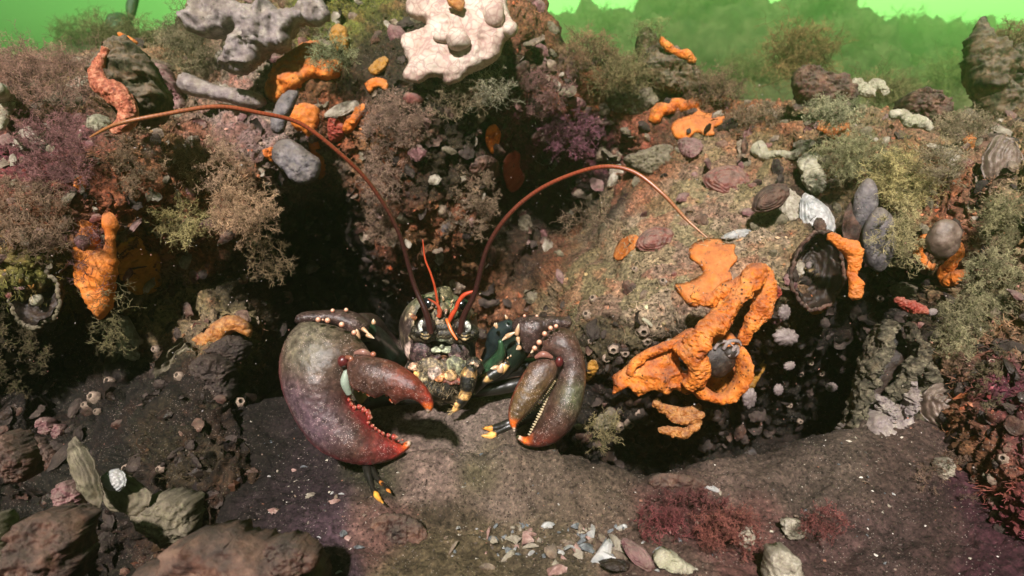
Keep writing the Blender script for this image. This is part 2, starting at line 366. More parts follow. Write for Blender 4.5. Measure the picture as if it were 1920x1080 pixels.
# fall away behind the crest
nb = 40
back = []
crest = G[:, 0]
for k in range(nb, 0, -1):
    t = k / nb; q = crest.copy(); q[:, 1] += 0.5 * t; q[:, 2] -= 0.06 * t + 0.42 * t * t; back.append(q)
G = np.concatenate([np.stack(back, 1), G], 1)
nrm = -normals_grid(G)
if nrm[NX // 2, NY // 2] @ FW > 0: nrm = -nrm
wl, wid = worley(G + 0.01 * fbm(G, 30, 2, 5)[..., None], 26, 3)
wl2, _ = worley(G, 70, 9)
pf = fbm(G, 24, 3, 14, .55) * 3.2 + G[..., 2] * 24; fr = pf - np.floor(pf); ledge = np.where(fr < .82, fr / .82, (1 - fr) / .18)   # overlapping shell plates
smooth_m = np.exp(-((GX - 1270) / 190) ** 2 - ((GY - 470) / 130) ** 2); smooth_m = np.concatenate([np.repeat(smooth_m[:, :1], nb, 1), smooth_m], 1); rough = 1 - .86 * smooth_m
G = G + nrm * (0.018 * fbm(G, 9, 3, 1) + (0.017 * (0.55 - wl) + 0.010 * (ledge - .5) * sstep(-.3, .3, fbm(G, 12, 2, 15)) + 0.006 * (0.5 - wl2) + 0.007 * fbm(G, 55, 4, 4, 0.6, True)) * rough + 0.0014 * fbm(G, 420, 2, 8))[..., None]
# colour of the crust, spot by spot, with shade painted near-black in hollows and lower corners (px, py, radius, colour)
OLV=(.20,.18,.125); BRN=(.17,.10,.065); DRK=(.030,.026,.018); PUR=(.105,.045,.065); SIL=(.265,.245,.19); GRY=(.20,.18,.17); PNK=(.26,.13,.10); SHADE=(.012,.011,.009); GRN=(.12,.15,.05)
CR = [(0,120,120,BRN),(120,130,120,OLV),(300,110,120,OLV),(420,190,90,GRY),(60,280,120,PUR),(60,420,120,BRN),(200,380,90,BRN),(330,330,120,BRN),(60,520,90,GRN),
 (60,640,90,SHADE),(60,760,120,SHADE),(60,900,130,SHADE),(200,600,80,DRK),(300,590,80,OLV),(300,700,90,SHADE),(180,760,80,SHADE),(330,820,70,DRK),(390,830,60,DRK),(450,620,70,OLV),(430,720,70,SHADE),
 (480,520,60,DRK),(570,500,90,SHADE),(560,640,90,SHADE),(650,560,90,SHADE),(520,250,60,GRY),(560,300,50,GRY),(600,330,50,GRY),(640,60,60,GRN),(600,180,60,BRN),(680,120,60,DRK),(700,300,80,BRN),(640,430,70,SHADE),
 (750,430,70,BRN),(800,160,60,DRK),(800,360,60,DRK),(880,260,70,DRK),(860,440,60,BRN),(980,140,50,DRK),(1000,280,90,PUR),(1020,380,90,SHADE),(960,480,70,DRK),(900,560,70,BRN),(980,60,50,BRN),
 (1060,170,60,PNK),(1050,130,50,DRK),(1120,180,60,BRN),(1120,280,70,PUR),(1110,220,40,BRN),(1190,230,50,PNK),(1110,370,60,SHADE),(1050,480,50,BRN),(1120,520,70,OLV),(1200,450,90,SIL),(1250,540,90,SIL),(1300,400,90,SIL),(1180,560,80,SIL),
 (1350,350,80,OLV),(1220,330,70,BRN),(1240,280,50,DRK),(1400,280,70,OLV),(1400,440,80,SIL),(1480,500,60,OLV),(1150,650,50,DRK),(1250,650,60,DRK),(1130,740,80,SHADE),(1300,700,60,SHADE),(1300,840,120,SHADE),(1500,720,110,SHADE),(1450,620,60,DRK),
 (1400,220,70,BRN),(1550,230,70,OLV),(1500,300,60,BRN),(1600,300,80,OLV),(1700,320,80,BRN),(1500,360,60,DRK),(1620,440,70,DRK),(1560,560,70,SHADE),(1640,560,70,SHADE),(1600,760,90,SHADE),(1750,260,60,OLV),(1850,260,70,OLV),
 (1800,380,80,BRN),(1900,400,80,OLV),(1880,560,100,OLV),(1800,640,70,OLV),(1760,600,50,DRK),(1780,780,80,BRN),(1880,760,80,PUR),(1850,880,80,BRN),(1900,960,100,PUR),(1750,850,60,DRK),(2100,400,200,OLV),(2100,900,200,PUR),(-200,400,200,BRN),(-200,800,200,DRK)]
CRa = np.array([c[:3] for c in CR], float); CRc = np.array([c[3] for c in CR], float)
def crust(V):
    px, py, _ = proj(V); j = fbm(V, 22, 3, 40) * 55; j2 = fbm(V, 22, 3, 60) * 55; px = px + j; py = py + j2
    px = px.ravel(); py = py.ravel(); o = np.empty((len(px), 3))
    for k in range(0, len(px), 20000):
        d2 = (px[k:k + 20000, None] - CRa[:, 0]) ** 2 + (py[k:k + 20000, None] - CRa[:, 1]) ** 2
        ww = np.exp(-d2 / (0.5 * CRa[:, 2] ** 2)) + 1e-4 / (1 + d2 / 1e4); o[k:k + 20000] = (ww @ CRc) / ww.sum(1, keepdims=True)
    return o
GV = G.reshape(-1, 3)
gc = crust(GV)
wid = wid.ravel(); tint = np.array([[1.0, .95, .8], [1.25, .85, .75], [.75, .8, .6], [1.15, 1.1, 1.1], [.8, .6, .65]])[(wid * 4.99).astype(int)]
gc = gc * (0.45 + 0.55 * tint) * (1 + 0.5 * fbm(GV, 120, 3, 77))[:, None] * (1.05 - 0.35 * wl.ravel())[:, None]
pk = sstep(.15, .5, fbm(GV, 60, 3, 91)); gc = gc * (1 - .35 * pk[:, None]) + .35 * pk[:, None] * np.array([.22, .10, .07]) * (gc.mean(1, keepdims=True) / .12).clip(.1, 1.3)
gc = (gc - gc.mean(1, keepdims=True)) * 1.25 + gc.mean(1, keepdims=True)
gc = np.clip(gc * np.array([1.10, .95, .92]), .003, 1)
m_reef = mat('reef_crust', [(.16, .14, .12), (.62, .60, .56), (1.05, 1.02, .96), (1.8, 1.65, 1.45)], 230, .85, 1.2, 380, speck=((.34, .28, .22), 560, .22), vcol=True, spec=.25, pores=((.03, .02, .012), 260, .30))
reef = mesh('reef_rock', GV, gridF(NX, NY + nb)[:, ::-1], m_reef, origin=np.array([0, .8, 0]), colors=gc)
tag(reef, kind='structure')
SURF = rdepth
def surf(px, py, off=0.0):
    """a point on the displaced rock at a photo pixel (nearest grid vertex)"""
    i = int(round((px + 420) / (2760 / (NX - 1)))); i = min(max(i, 0), NX - 1)
    ty = topline(px); j = int(round((py - ty) / (PYB - ty) * (NY - 1))) + nb; j = min(max(j, nb), NY + nb - 1)
    a = G[max(i - 7, 0):i + 8, max(j - 7, 0):j + 8].reshape(-1, 3); x, y, d = proj(a)
    k = ((x - px) ** 2 + (y - py) ** 2).argsort()[:6]
    return float(d[k].min()) - off
_px, _py, _pd = proj(G[:, nb:].reshape(-1, 3)); SMX, SMY = 360, 170
_bi = ((_px + 480) / 8).astype(int).clip(0, SMX - 1); _bj = ((_py + 160) / 8).astype(int).clip(0, SMY - 1); SM = np.full((SMX, SMY), 9.0); np.minimum.at(SM, (_bi, _bj), _pd)
for _k in range(12):
    _e = SM > 8.5
    if not _e.any(): break
    _n = np.stack([np.roll(SM, s, ax) for s in (1, -1) for ax in (0, 1)]); _nn = np.where(_n > 8.5, np.nan, _n)
    with np.errstate(all='ignore'): SM = np.where(_e, np.nan_to_num(np.nanmean(_nn, 0), nan=9.0), SM)
for _k in range(3): SM = (SM * 2 + np.roll(SM, 1, 0) + np.roll(SM, -1, 0) + np.roll(SM, 1, 1) + np.roll(SM, -1, 1)) / 6
def smap(px, py):
    x = np.clip((np.asarray(px, float) + 480) / 8 - .5, 0, SMX - 2); y = np.clip((np.asarray(py, float) + 160) / 8 - .5, 0, SMY - 2); i = x.astype(int); j = y.astype(int); fx = x - i; fy = y - j
    return SM[i, j] * (1 - fx) * (1 - fy) + SM[i + 1, j] * fx * (1 - fy) + SM[i, j + 1] * (1 - fx) * fy + SM[i + 1, j + 1] * fx * fy
def snormal(px, py):
    i = int(round((px + 420) / (2760 / (NX - 1)))); ty = topline(px); j = int(round((py - ty) / (PYB - ty) * (NY - 1))) + nb
    return nrm[min(max(i, 0), NX - 1), min(max(j, 0), NY + nb - 1)]

# ---- seabed: silt with humps, ripples and a hollow under the right ledge
def seabed_z(x, y):
    V = np.stack([x, y, 0 * x], -1); V0 = np.stack([x, y, 0 * x + .0], -1)
    px, py, d = proj(V0); near = sstep(0, .2, y)
    z = 0.013 * fbm(V, 9, 3, 21) + 0.0065 * fbm(V, 38, 4, 22) + .0025 * fbm(V, 120, 3, 23, .6, True)
    def hump(hx, hy, rx, ry, a): return a * np.exp(-(((x - hx) / rx) ** 2 + ((y - hy) / ry) ** 2))
    z = z + hump(-.05, .56, .10, .04, .002) + hump(-.015, .438, .085, .028, .026) + hump(-.035, .52, .07, .03, .008) + hump(-.15, .45, .05, .05, -.02) + hump(.12, .47, .05, .03, -.010) + hump(-.12, .40, .05, .06, .016) + hump(.28, .47, .16, .06, .02) + hump(.02, .38, .2, .05, -.008)
    ey = np.interp(px, [950, 1050, 1120, 1200, 1300, 1450, 1600, 1700], [600, 862, 892, 905, 884, 868, 838, 700])
    pit = sstep(0, 40, ey - py) * sstep(960, 1060, px) * (1 - sstep(1560, 1640, px)) * (y > .2)
    z = z - .16 * pit + .008 * sstep(0, 60, py - ey) * 0
    pl = 1 - sstep(300, 430, px + 30 * fbm(V, 20, 2, 71)); z = z - .12 * pl * (y > .2)
    z = z - .17 * sstep(.595, .70, y + .25 * np.clip(-.12 - x, 0, .2) + .012 * fbm(V, 18, 2, 61))
    far = sstep(1.3, 3, y); z = z * (1 - far) + far * (-.1 + .25 * fbm(V, .6, 4, 50))
    return z
xs = np.concatenate([-np.geomspace(.62, 14, 60)[::-1], np.linspace(-.6, .6, 620), np.geomspace(.62, 14, 60)])
ys = np.concatenate([np.linspace(-1.0, .2, 30), np.linspace(.205, 1.0, 460), np.geomspace(1.02, 22, 90)])
X, Y = np.meshgrid(xs, ys, indexing='ij'); Z = seabed_z(X, Y)
S = np.stack([X, Y, Z], -1); S[..., 2] += .0012 * fbm(S, 260, 3, 33) + .0022 * sstep(.1, .5, fbm(S, 70, 2, 35))
SV = S.reshape(-1, 3); px, py, _ = proj(SV)
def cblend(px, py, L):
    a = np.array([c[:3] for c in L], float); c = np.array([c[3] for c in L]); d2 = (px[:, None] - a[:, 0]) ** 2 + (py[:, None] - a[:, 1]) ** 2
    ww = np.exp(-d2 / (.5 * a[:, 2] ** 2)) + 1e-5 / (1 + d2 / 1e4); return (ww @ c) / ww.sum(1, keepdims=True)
jx, jy = fbm(SV, 14, 3, 5) * 60, fbm(SV, 14, 3, 6) * 60
okp = SV[:, 1] > .15
sc_ = np.tile(np.array([.10, .10, .07]), (len(SV), 1))
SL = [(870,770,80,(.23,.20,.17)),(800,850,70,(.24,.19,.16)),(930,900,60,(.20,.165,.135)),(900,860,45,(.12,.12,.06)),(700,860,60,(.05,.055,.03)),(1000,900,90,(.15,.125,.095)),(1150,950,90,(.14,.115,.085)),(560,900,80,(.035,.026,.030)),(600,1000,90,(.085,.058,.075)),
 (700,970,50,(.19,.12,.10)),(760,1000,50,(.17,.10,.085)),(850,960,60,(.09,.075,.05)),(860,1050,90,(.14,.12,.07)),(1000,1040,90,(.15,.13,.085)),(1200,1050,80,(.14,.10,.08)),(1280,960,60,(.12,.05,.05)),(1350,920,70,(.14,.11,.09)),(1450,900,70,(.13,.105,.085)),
 (1400,980,60,(.15,.08,.07)),(1550,900,80,(.12,.10,.08)),(1550,1000,70,(.10,.065,.06)),(1650,1000,60,(.085,.06,.055)),(1650,900,60,(.095,.07,.058)),(1750,1000,60,(.075,.05,.045)),(1850,1000,70,(.07,.03,.04)),(450,900,100,(.018,.015,.012)),(300,1000,80,(.02,.018,.012)),(1200,800,100,(.02,.018,.015)),(1450,780,100,(.015,.014,.012))]  # near-black spots paint shade onto the lower-left floor and the hollow
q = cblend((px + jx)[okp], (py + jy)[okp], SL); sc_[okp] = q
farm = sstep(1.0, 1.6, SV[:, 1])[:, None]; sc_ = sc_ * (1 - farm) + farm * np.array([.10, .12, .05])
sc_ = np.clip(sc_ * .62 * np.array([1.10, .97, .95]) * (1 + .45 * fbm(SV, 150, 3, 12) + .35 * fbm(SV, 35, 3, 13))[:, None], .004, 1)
m_silt = mat('silt', [(.22, .20, .18), (.72, .70, .68), (1.0, .97, .93), (1.65, 1.55, 1.45)], 330, .9, 1.2, 480, speck=((.40, .34, .28), 480, .17), vcol=True, spec=.2, pores=((.018, .012, .008), 420, .24))
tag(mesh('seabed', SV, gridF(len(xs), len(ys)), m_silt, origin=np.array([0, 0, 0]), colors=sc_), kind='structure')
def ground_at(px, py):
    """silt point under a photo pixel"""
    d = CAMZ / (math.sin(PITCH) + (py - 540) / FPX * math.cos(PITCH))
    for _ in range(4):
        p = P(px, py, np.array(d)); z = float(seabed_z(np.array([p[0]]), np.array([p[1]]))[0])
        d = (CAMZ - z) / (math.sin(PITCH) + (py - 540) / FPX * math.cos(PITCH))
    return P(px, py, np.array(d)), d

# ---- far reef banks fading into the green water
def bank(x0, x1, y0, prof, dep, seed, col, amp=.12, n=260):
    t = np.linspace(x0, x1, n); s = np.linspace(0, 1, 90)
    T_, S_ = np.meshgrid(t, s, indexing='ij'); top = np.interp(T_, [p[0] for p in prof], [p[1] for p in prof])
    ang = S_ * math.pi; Gz = -.4 + (top + .4) * np.sin(ang) ** .7; Gy = y0 - np.cos(ang) * dep
    g = np.stack([T_, Gy, Gz], -1); w1, _ = worley(g, 3.2 / dep, seed)
    nn = normals_grid(g); nn *= np.sign((nn[..., 2:3].mean()) + 1e-9)
    g = g + nn * (amp * (.6 - w1) + amp * .7 * fbm(g, 5 / dep, 4, seed, .6) + amp * .25 * fbm(g, 40 / dep, 3, seed))[..., None]
    o = mesh('reef_bank', g.reshape(-1, 3), gridF(n, 90), mat('bank_weed', [(.03, .035, .015), (.07, .08, .03), (.12, .12, .05)], 6, .9, 1, 30, spec=.2), origin=np.array([t.mean(), y0, -.4]))
    return tag(o, kind='structure')
def pz(px, py, y):   # world x, z seen at a pixel for a bank standing at world distance y
    k = np.array([(px - 960) / FPX, 0, (540 - py) / FPX]); dirv = FW + k[0] * RT + k[2] * UP
    t = y / dirv[1]; return (dirv[0] * t, CAMZ + dirv[2] * t)
bank(.3, 8.5, 9.0, [pz(a, b, 9.0) for a, b in [(900,60),(1040,40),(1110,30),(1180,28),(1240,10),(1300,-5),(1370,-8),(1450,15),(1500,5),(1560,-3),(1580,30),(1620,60),(1650,110),(1700,150),(1900,170),(2300,160)]], 1.2, 101, None, .26)
bank(4., 15, 12, [pz(a, b, 12) for a, b in [(1500,150),(1640,110),(1665,60),(1690,40),(1710,55),(1800,66),(1840,50),(1900,60),(2000,90),(2400,100)]], 1.4, 131, None, .3)
bank(-11, -2, 7.5, [pz(a, b, 7.5) for a, b in [(-400,150),(0,125),(60,110),(120,95),(200,60),(260,55),(300,70),(420,60),(600,90)]], 1., 161, None, .12)
bank(.5, 5, 3.2, [pz(a, b, 3.2) for a, b in [(1050,220),(1200,170),(1350,150),(1420,140),(1480,118),(1560,140),(1650,175),(1720,185),(1800,165),(1860,130),(1960,110),(2400,130)]], .4, 191, None, .06)
bank(-4.6, -.9, 3.0, [pz(a, b, 3.0) for a, b in [(-400,120),(0,118),(100,95),(150,70),(220,60),(260,75),(330,60),(420,60),(560,100)]], .35, 211, None, .05)

# ================================================================ THE LOBSTER
def Z1(pts):      # traced on an enlarged crop of the photograph
    return [(500 + x / 2.842, 520 + y / 2.842) for x, y in pts]
def Zp(x, y): return 500 + x / 2.842, 520 + y / 2.842
LIN = lambda c: np.array(c, float)
m_shell = mat('lobster_shell', [(.34, .31, .30), (.66, .62, .60), (1.0, .97, .94), (1.65, 1.5, 1.38)], 190, .36, .5, 640, speck=((.55, .42, .36), 780, .27), vcol=True, spec=.55, coat=.0)
m_shell2 = mat('lobster_shell_dark', [(.5, .5, .5), (.9, .9, .9), (1.3, 1.3, 1.2)], 120, .33, .2, 700, vcol=True, spec=.6, coat=.2)
m_horn = mat('lobster_horn', [(.85, .85, .85), (1.05, 1.05, 1.05)], 300, .35, .15, 900, vcol=True, spec=.5, coat=.2)
m_face = mat('lobster_face', [(.04, .03, .03), (.42, .40, .37), (1.75, 1.65, 1.45)], 250, .38, .8, 520, speck=((.50, .46, .28), 560, .24), vcol=True, spec=.5)
m_eye = mat('lobster_eye', [(.004, .004, .005), (.01, .01, .012)], 100, .08, .02, 900, spec=.8, coat=.5)
LB = P(850, 760, np.array(.64))
lob = root('lobster', LB, 'dark brown lobster facing the camera with both claws raised and long red antennae', 'lobster')
BRWN = LIN((.070, .034, .025)); GRYG = LIN((.135, .118, .082)); MAR = LIN((.15, .022, .022)); PURP = LIN((.115, .075, .095)); RED = LIN((.34, .03, .02)); ORG = LIN((.85, .17, .02)); WHT = LIN((.85, .72, .55)); KNB = LIN((.42, .15, .085))
def lerp(a, b, t): return a * (1 - t)[:, None] + b * t[:, None]
def bd(px, py, x, y, r): return np.exp(-(((px - x) ** 2 + (py - y) ** 2) / r ** 2))
def knob(mb, px, py, d, r, col=KNB, ax=(1, 1, 1.0)):
    c = P(px, py, np.array(d)); V, F = ball(c, np.array(ax) * r, 7)
    k = np.clip((V - c) @ (UP * .6 - FW * .8) / r, 0, 1) ** 2; mb.add(V, F, np.asarray(col) * (1 - k[:, None]) + k[:, None] * LIN((.80, .50, .34)) * 1.0)  # pale upper front is a highlight painted into the colour
def cone(mb, px, py, d, r, L, dx, dy, c0, c1, toward=.0):
    a = P(px, py, np.array(d)); n = math.hypot(dx, dy) or 1; v = (RT * dx / n - UP * dy / n) - FW * toward; v = v / np.linalg.norm(v)
    t = np.array([-.35, 0, .35, .65, .85, 1.0]); V, F = tube([a + v * L * k for k in t], [r * .95, r, r * .8, r * .5, r * .28, r * .08], 9, 12)
    k = np.clip((V - a) @ v / L, 0, 1) ** 2.2; mb.add(V, F, np.asarray(c0) * (1 - k[:, None]) + k[:, None] * np.asarray(c1))

# ---- big crusher claw (left in the photo)
palmL = Z1([(152,262),(118,300),(90,360),(73,450),(76,540),(97,620),(130,690),(165,760),(212,840),(272,905),(340,952),(430,985),(520,1000),(600,994),(675,968),(735,930),(768,898),(772,876),(752,870),
            (715,884),(690,868),(668,852),(640,838),(612,818),(585,800),(560,778),(545,752),(520,725),(492,700),(466,672),(448,645),(452,600),(470,540),(520,480),(552,440),(545,395),(515,352),(470,305),(400,268),(330,248),(250,238),(185,240)])
def dL(px, py): return .505 + .00010 * (py - 640) * -1 * .3 + .018 * ((px - 640) / 140) ** 2 * .6
V, F, px, py, h = inflate(palmL, dL, .026, 110, .75, .55, [(.0012, 45, 3), (.00035, 400, 2)], seed=3)
c = lerp(np.tile(BRWN, (len(V), 1)), np.tile(GRYG, (len(V), 1)), np.clip(bd(px, py, 585, 640, 55) * 1.3, 0, 1))
c = lerp(c, np.tile(PURP, (len(V), 1)), np.clip(bd(px, py, 600, 790, 55) * .9 + bd(px, py, 560, 730, 35) * .6, 0, .9))
edge = (1 - sstep(.10, .66, h)) * sstep(630, 720, py + .25 * (560 - px))
c = lerp(c, np.tile(LIN((.25, .010, .024)), (len(V), 1)), edge * (px < 700) * .9)
tipx, tipy = Zp(768, 880); td = np.hypot(px - tipx, py - tipy)
c = lerp(c, np.tile(MAR * 1.3, (len(V), 1)), 1 - sstep(30, 95, td)); c = lerp(c, np.tile(ORG, (len(V), 1)), 1 - sstep(12, 26, td)); c = lerp(c, np.tile(WHT, (len(V), 1)), 1 - sstep(3, 11, td))
inner = np.exp(-((px - np.interp(py, [740, 775, 800, 830], [660, 690, 715, 750])) / 14) ** 2) * sstep(742, 755, py) * (1 - sstep(.2, .5, h))
c = lerp(c, np.tile(RED * 1.2, (len(V), 1)), inner * .8)
clawL = mesh('crusher_claw', V, F, m_shell, lob, colors=c)
clawL['label'] = 'big swollen brown and maroon crusher claw held open'
tb = MB()
for x, y, r, L, dx, dy in [(450,652,16,20,1,-.1),(462,676,16,20,1,-.2),(478,694,17,22,1,-.4),(505,690,22,26,1,-.3),(528,706,26,30,1,.05),(552,722,30,34,.9,.1),(560,745,22,22,1,.2),(552,775,15,20,1,-.6),(575,792,12,16,1,-.8),(592,806,12,15,1,-.8),(612,820,12,15,1,-.8),(632,832,13,16,1,-.8),(660,842,18,28,1,-.35),(690,850,20,30,1,.0),(715,872,9,12,.6,-1),(735,866,8,10,.4,-1)]:
    X_, Y_ = Zp(x, y); q_ = rnd.uniform(.85, 1.5); cone(tb, X_ - 4, Y_, .496, r * 1.1e-4 * q_, L * 1.1e-4 * rnd.uniform(.55, 1.0), dx, dy, LIN((.30, .035, .025)), LIN((.8, .42, .27)), .12)
tb.build('tooth_row', m_horn, clawL, colors=True)
kb = MB()
for x, y, r in [(275,226,15),(325,230,16),(400,252,16),(466,295,15),(352,178,13),(424,174,13),(334,513,9),(300,226,6)]: 
    X_, Y_ = Zp(x, y); knob(kb, X_, Y_, .492 if y > 200 else .535, r * 1.35e-4)
kb.split('knob', m_horn, clawL)
# hinge of the moving finger
hb = MB()
X_, Y_ = Zp(408, 448); hb.add(*ball(P(X_, Y_, np.array(.4815)), (.0042, .004, .0045), 12, bump=.0006, sc=200), MAR * .6)
X_, Y_ = Zp(445, 440); hb.add(*tube([P(*Zp(425, 425), np.array(.480)), P(*Zp(452, 435), np.array(.478)), P(*Zp(440, 475), np.array(.480))], [.0016, .002, .0014], 8, 14), KNB * .5)
X_, Y_ = Zp(568, 410); hb.add(*ball(P(X_, Y_, np.array(.486)), (.0021, .002, .0020), 8), KNB * .8)
hb.add(*tube([P(*Zp(470, 405), np.array(.487)), P(*Zp(515, 398), np.array(.484)), P(*Zp(552, 412), np.array(.486))], [.0014, .0026, .0014], 8, 14), LIN((.26, .13, .10)))
hb.add(*tube([P(*Zp(425, 500), np.array(.484)), P(*Zp(418, 560), np.array(.485)), P(*Zp(440, 620), np.array(.489))], [.002, .0035, .0025], 8, 16), LIN((.30, .36, .28)))
hb.build('hinge', m_horn, clawL, colors=True)
dacL = Z1([(432,440),(470,424),(520,415),(590,425),(680,450),(760,498),(822,550),(868,610),(889,665),(884,705),(856,724),(842,702),(815,672),(790,655),(755,648),(720,655),(690,672),(665,660),(650,632),(622,625),(592,640),(560,637),(528,615),(495,606),(465,598),(440,560),(428,500)])
def dDL(px, py): return .482 - .012 * np.clip((px - 650) / 130, 0, 1)
V, F, px, py, h = inflate(dacL, dDL, .0125, 80, .9, .55, [(.0006, 60, 3), (.0003, 400, 2)], seed=5)
tx, ty = Zp(858, 718); td = np.hypot(px - tx, py - ty)
c = np.tile(BRWN * 1.15, (len(V), 1)); c = lerp(c, np.tile(LIN((.16, .035, .022)), (len(V), 1)), sstep(700, 790, px))
c = lerp(c, np.tile(RED * 1.1, (len(V), 1)), np.clip(sstep(.45, .0, h) if False else (1 - sstep(.15, .55, h)), 0, 1) * sstep(520 + 380 / 2.842, 520 + 600 / 2.842, py) * .75)
c = lerp(c, np.tile(ORG, (len(V), 1)), 1 - sstep(11, 24, td)); c = lerp(c, np.tile(WHT, (len(V), 1)), 1 - sstep(4, 9, td))
fingL = mesh('movable_finger', V, F, m_shell, clawL, colors=c)
tb = MB()
for x, y, r, L in [(490,600,12,14),(515,608,12,14),(545,622,20,18),(575,628,22,20),(605,622,14,14),(640,628,10,12),(668,650,20,26),(684,655,20,30),(702,650,16,18),(725,645,9,12),(745,642,8,11),(765,644,8,10),(785,648,8,10),(802,658,7,9),(818,668,7,9)]:
    X_, Y_ = Zp(x, y); cone(tb, X_, Y_, .478, r * 1.05e-4, L * 1.05e-4, .1, 1, LIN((.6, .10, .03)), LIN((.92, .62, .4)), .1)
tb.build('tooth_row', m_horn, clawL, colors=True)
# ---- cutter claw (right in the photo)
palmR = Z1([(1428,392),(1452,345),(1490,295),(1530,268),(1585,268),(1630,290),(1665,345),(1690,430),(1702,520),(1697,600),(1682,680),(1650,760),(1600,830),(1535,882),(1455,905),(1385,898),(1345,872),(1330,848),(1342,840),(1375,850),(1398,838),(1430,792),(1452,750),(1470,705),(1488,650),(1508,600),(1535,548),(1552,500),(1552,455),(1530,425),(1480,412),(1435,412)])
V, F, px, py, h = inflate(palmR, lambda px, py: .545 + 0 * px, .021, 95, .75, .55, [(.001, 45, 3), (.00035, 400, 2)], seed=8)
c = np.tile(BRWN * 1.05, (len(V), 1)); c = lerp(c, np.tile(LIN((.10, .11, .06)), (len(V), 1)), np.clip(bd(px, py, 1078, 735, 30) * 1.2, 0, .9)); c = lerp(c, np.tile(LIN((.09, .06, .055)), (len(V), 1)), bd(px, py, 1060, 680, 30) * .8)
c = lerp(c, np.tile(LIN((.13, .03, .02)), (len(V), 1)), sstep(790, 835, py)); tx, ty = Zp(1332, 846); td = np.hypot(px - tx, py - ty)
c = lerp(c, np.tile(ORG, (len(V), 1)), 1 - sstep(12, 34, td)); c = lerp(c, np.tile(WHT, (len(V), 1)), 1 - sstep(4, 14, td))
clawR = ck = mesh('cutter_claw', V, F, m_shell, lob, colors=c); ck['label'] = 'slimmer brown cutter claw with fine teeth, held slightly open'
dacR = Z1([(1425,448),(1465,432),(1510,432),(1545,450),(1550,500),(1532,545),(1500,590),(1462,640),(1420,690),(1375,742),(1338,780),(1326,815),(1312,818),(1292,775),(1287,720),(1302,650),(1330,580),(1362,520),(1395,468)])
V, F, px, py, h = inflate(dacR, lambda px, py: .530 - .006 * np.clip((py - 700) / 90, 0, 1), .0095, 75, .9, .55, [(.0005, 60, 3), (.0003, 400, 2)], seed=9)
c = np.tile(BRWN * 1.2, (len(V), 1)); c = lerp(c, np.tile(LIN((.11, .07, .025)), (len(V), 1)), sstep(660, 740, py) * .8)
c = lerp(c, np.tile(LIN((.30, .06, .03)), (len(V), 1)), (1 - sstep(.1, .5, h)) * (px < 985) * sstep(650, 720, py)); tx, ty = Zp(1318, 815); td = np.hypot(px - tx, py - ty)
c = lerp(c, np.tile(ORG, (len(V), 1)), 1 - sstep(12, 28, td)); c = lerp(c, np.tile(WHT, (len(V), 1)), 1 - sstep(3, 8, td))
mesh('movable_finger', V, F, m_shell, clawR, colors=c)
tb = MB()
for k in range(26):
    t = k / 25; x = np.interp(t, [0, .3, .6, 1], [1534, 1490, 1425, 1335]); y = np.interp(t, [0, .3, .6, 1], [552, 612, 690, 782]); r = (9 + 4 * rnd.random()) * .9
    X_, Y_ = Zp(x, y); cone(tb, X_, Y_, .531, r * 8e-5, r * 1.5e-4, 1, .75, LIN((.35, .25, .12)), LIN((.8, .7, .45)), .1)
for k in range(24):
    t = k / 23; x = np.interp(t, [0, .3, .6, 1], [1550, 1505, 1465, 1400]); y = np.interp(t, [0, .3, .6, 1], [545, 620, 715, 838]); r = 11 + 6 * rnd.random()
    X_, Y_ = Zp(x, y); cone(tb, X_, Y_, .541, r * 8e-5, r * 1.3e-4, -1, -.5, LIN((.35, .27, .15)), LIN((.75, .66, .42)), .1)
tb.build('tooth_row', m_horn, clawR, colors=True)
kb = MB()
for x, y, r in [(1428,378,15),(1452,347,16),(1481,301,15),(1513,271,14),(1542,261,13),(1374,206,10),(1440,207,10),(1442,424,14),(1545,478,8)]:
    X_, Y_ = Zp(x, y); knob(kb, X_, Y_, .530 if y > 220 else .575, r * 1.45e-4)
kb.split('knob', m_horn, clawR)
hb = MB(); hb.add(*ball(P(*Zp(1560, 450), np.array(.5265)), (.0032, .003, .0044), 12, bump=.0005, sc=200), MAR * .6)
hb.add(*tube([P(*Zp(1432, 428), np.array(.529)), P(*Zp(1475, 410), np.array(.526)), P(*Zp(1522, 428), np.array(.528))], [.0014, .0028, .0014], 8, 14), LIN((.28, .12, .09)))
hb.build('hinge', m_horn, clawR, colors=True)
# ---- arms: wrist lobes and upper arms running back to the body
DG = LIN((.012, .022, .014)); DB = LIN((.055, .032, .028))
def arm(name, outline, d, T, seed, col):
    V, F, px, py, h = inflate(Z1(outline), d, T, 60, .9, .5, [(.0009, 60, 3), (.0004, 350, 2)], seed=seed); c = np.tile(col, (len(V), 1)) * (1 + .5 * fbm(V, 150, 2, seed))[:, None]
    return mesh(name, V, F, m_shell, lob, colors=c)
arm('wrist', [(150,225),(165,198),(215,182),(300,176),(380,172),(450,180),(510,205),(545,250),(530,300),(490,320),(440,300),(380,262),(300,245),(200,250),(155,245)], .545, .014, 4, DB * 1.1)
arm('wrist', [(1310,235),(1340,212),(1400,202),(1480,205),(1560,210),(1615,225),(1627,250),(1600,275),(1540,270),(1490,300),(1450,360),(1415,400),(1370,395),(1340,330),(1310,280)], .580, .014, 6, DB)
ab = MB()
for pts, rad, col in [([Zp(520,290),Zp(570,330),Zp(640,400),Zp(700,440)], [.010,.012,.012,.011], DG), ([Zp(500,240),Zp(560,250),Zp(600,300),Zp(680,380)], [.008,.009,.009,.008], DB * .6)]:
    q = [P(x, y, np.array(.565 + .02 * i)) for i, (x, y) in enumerate(pts)]; ab.add(*tube(q, rad, 14, 26, bump=.001, sc=120), col)
ab.build('upper_arm', m_shell2, lob, colors=True)
ab = MB()
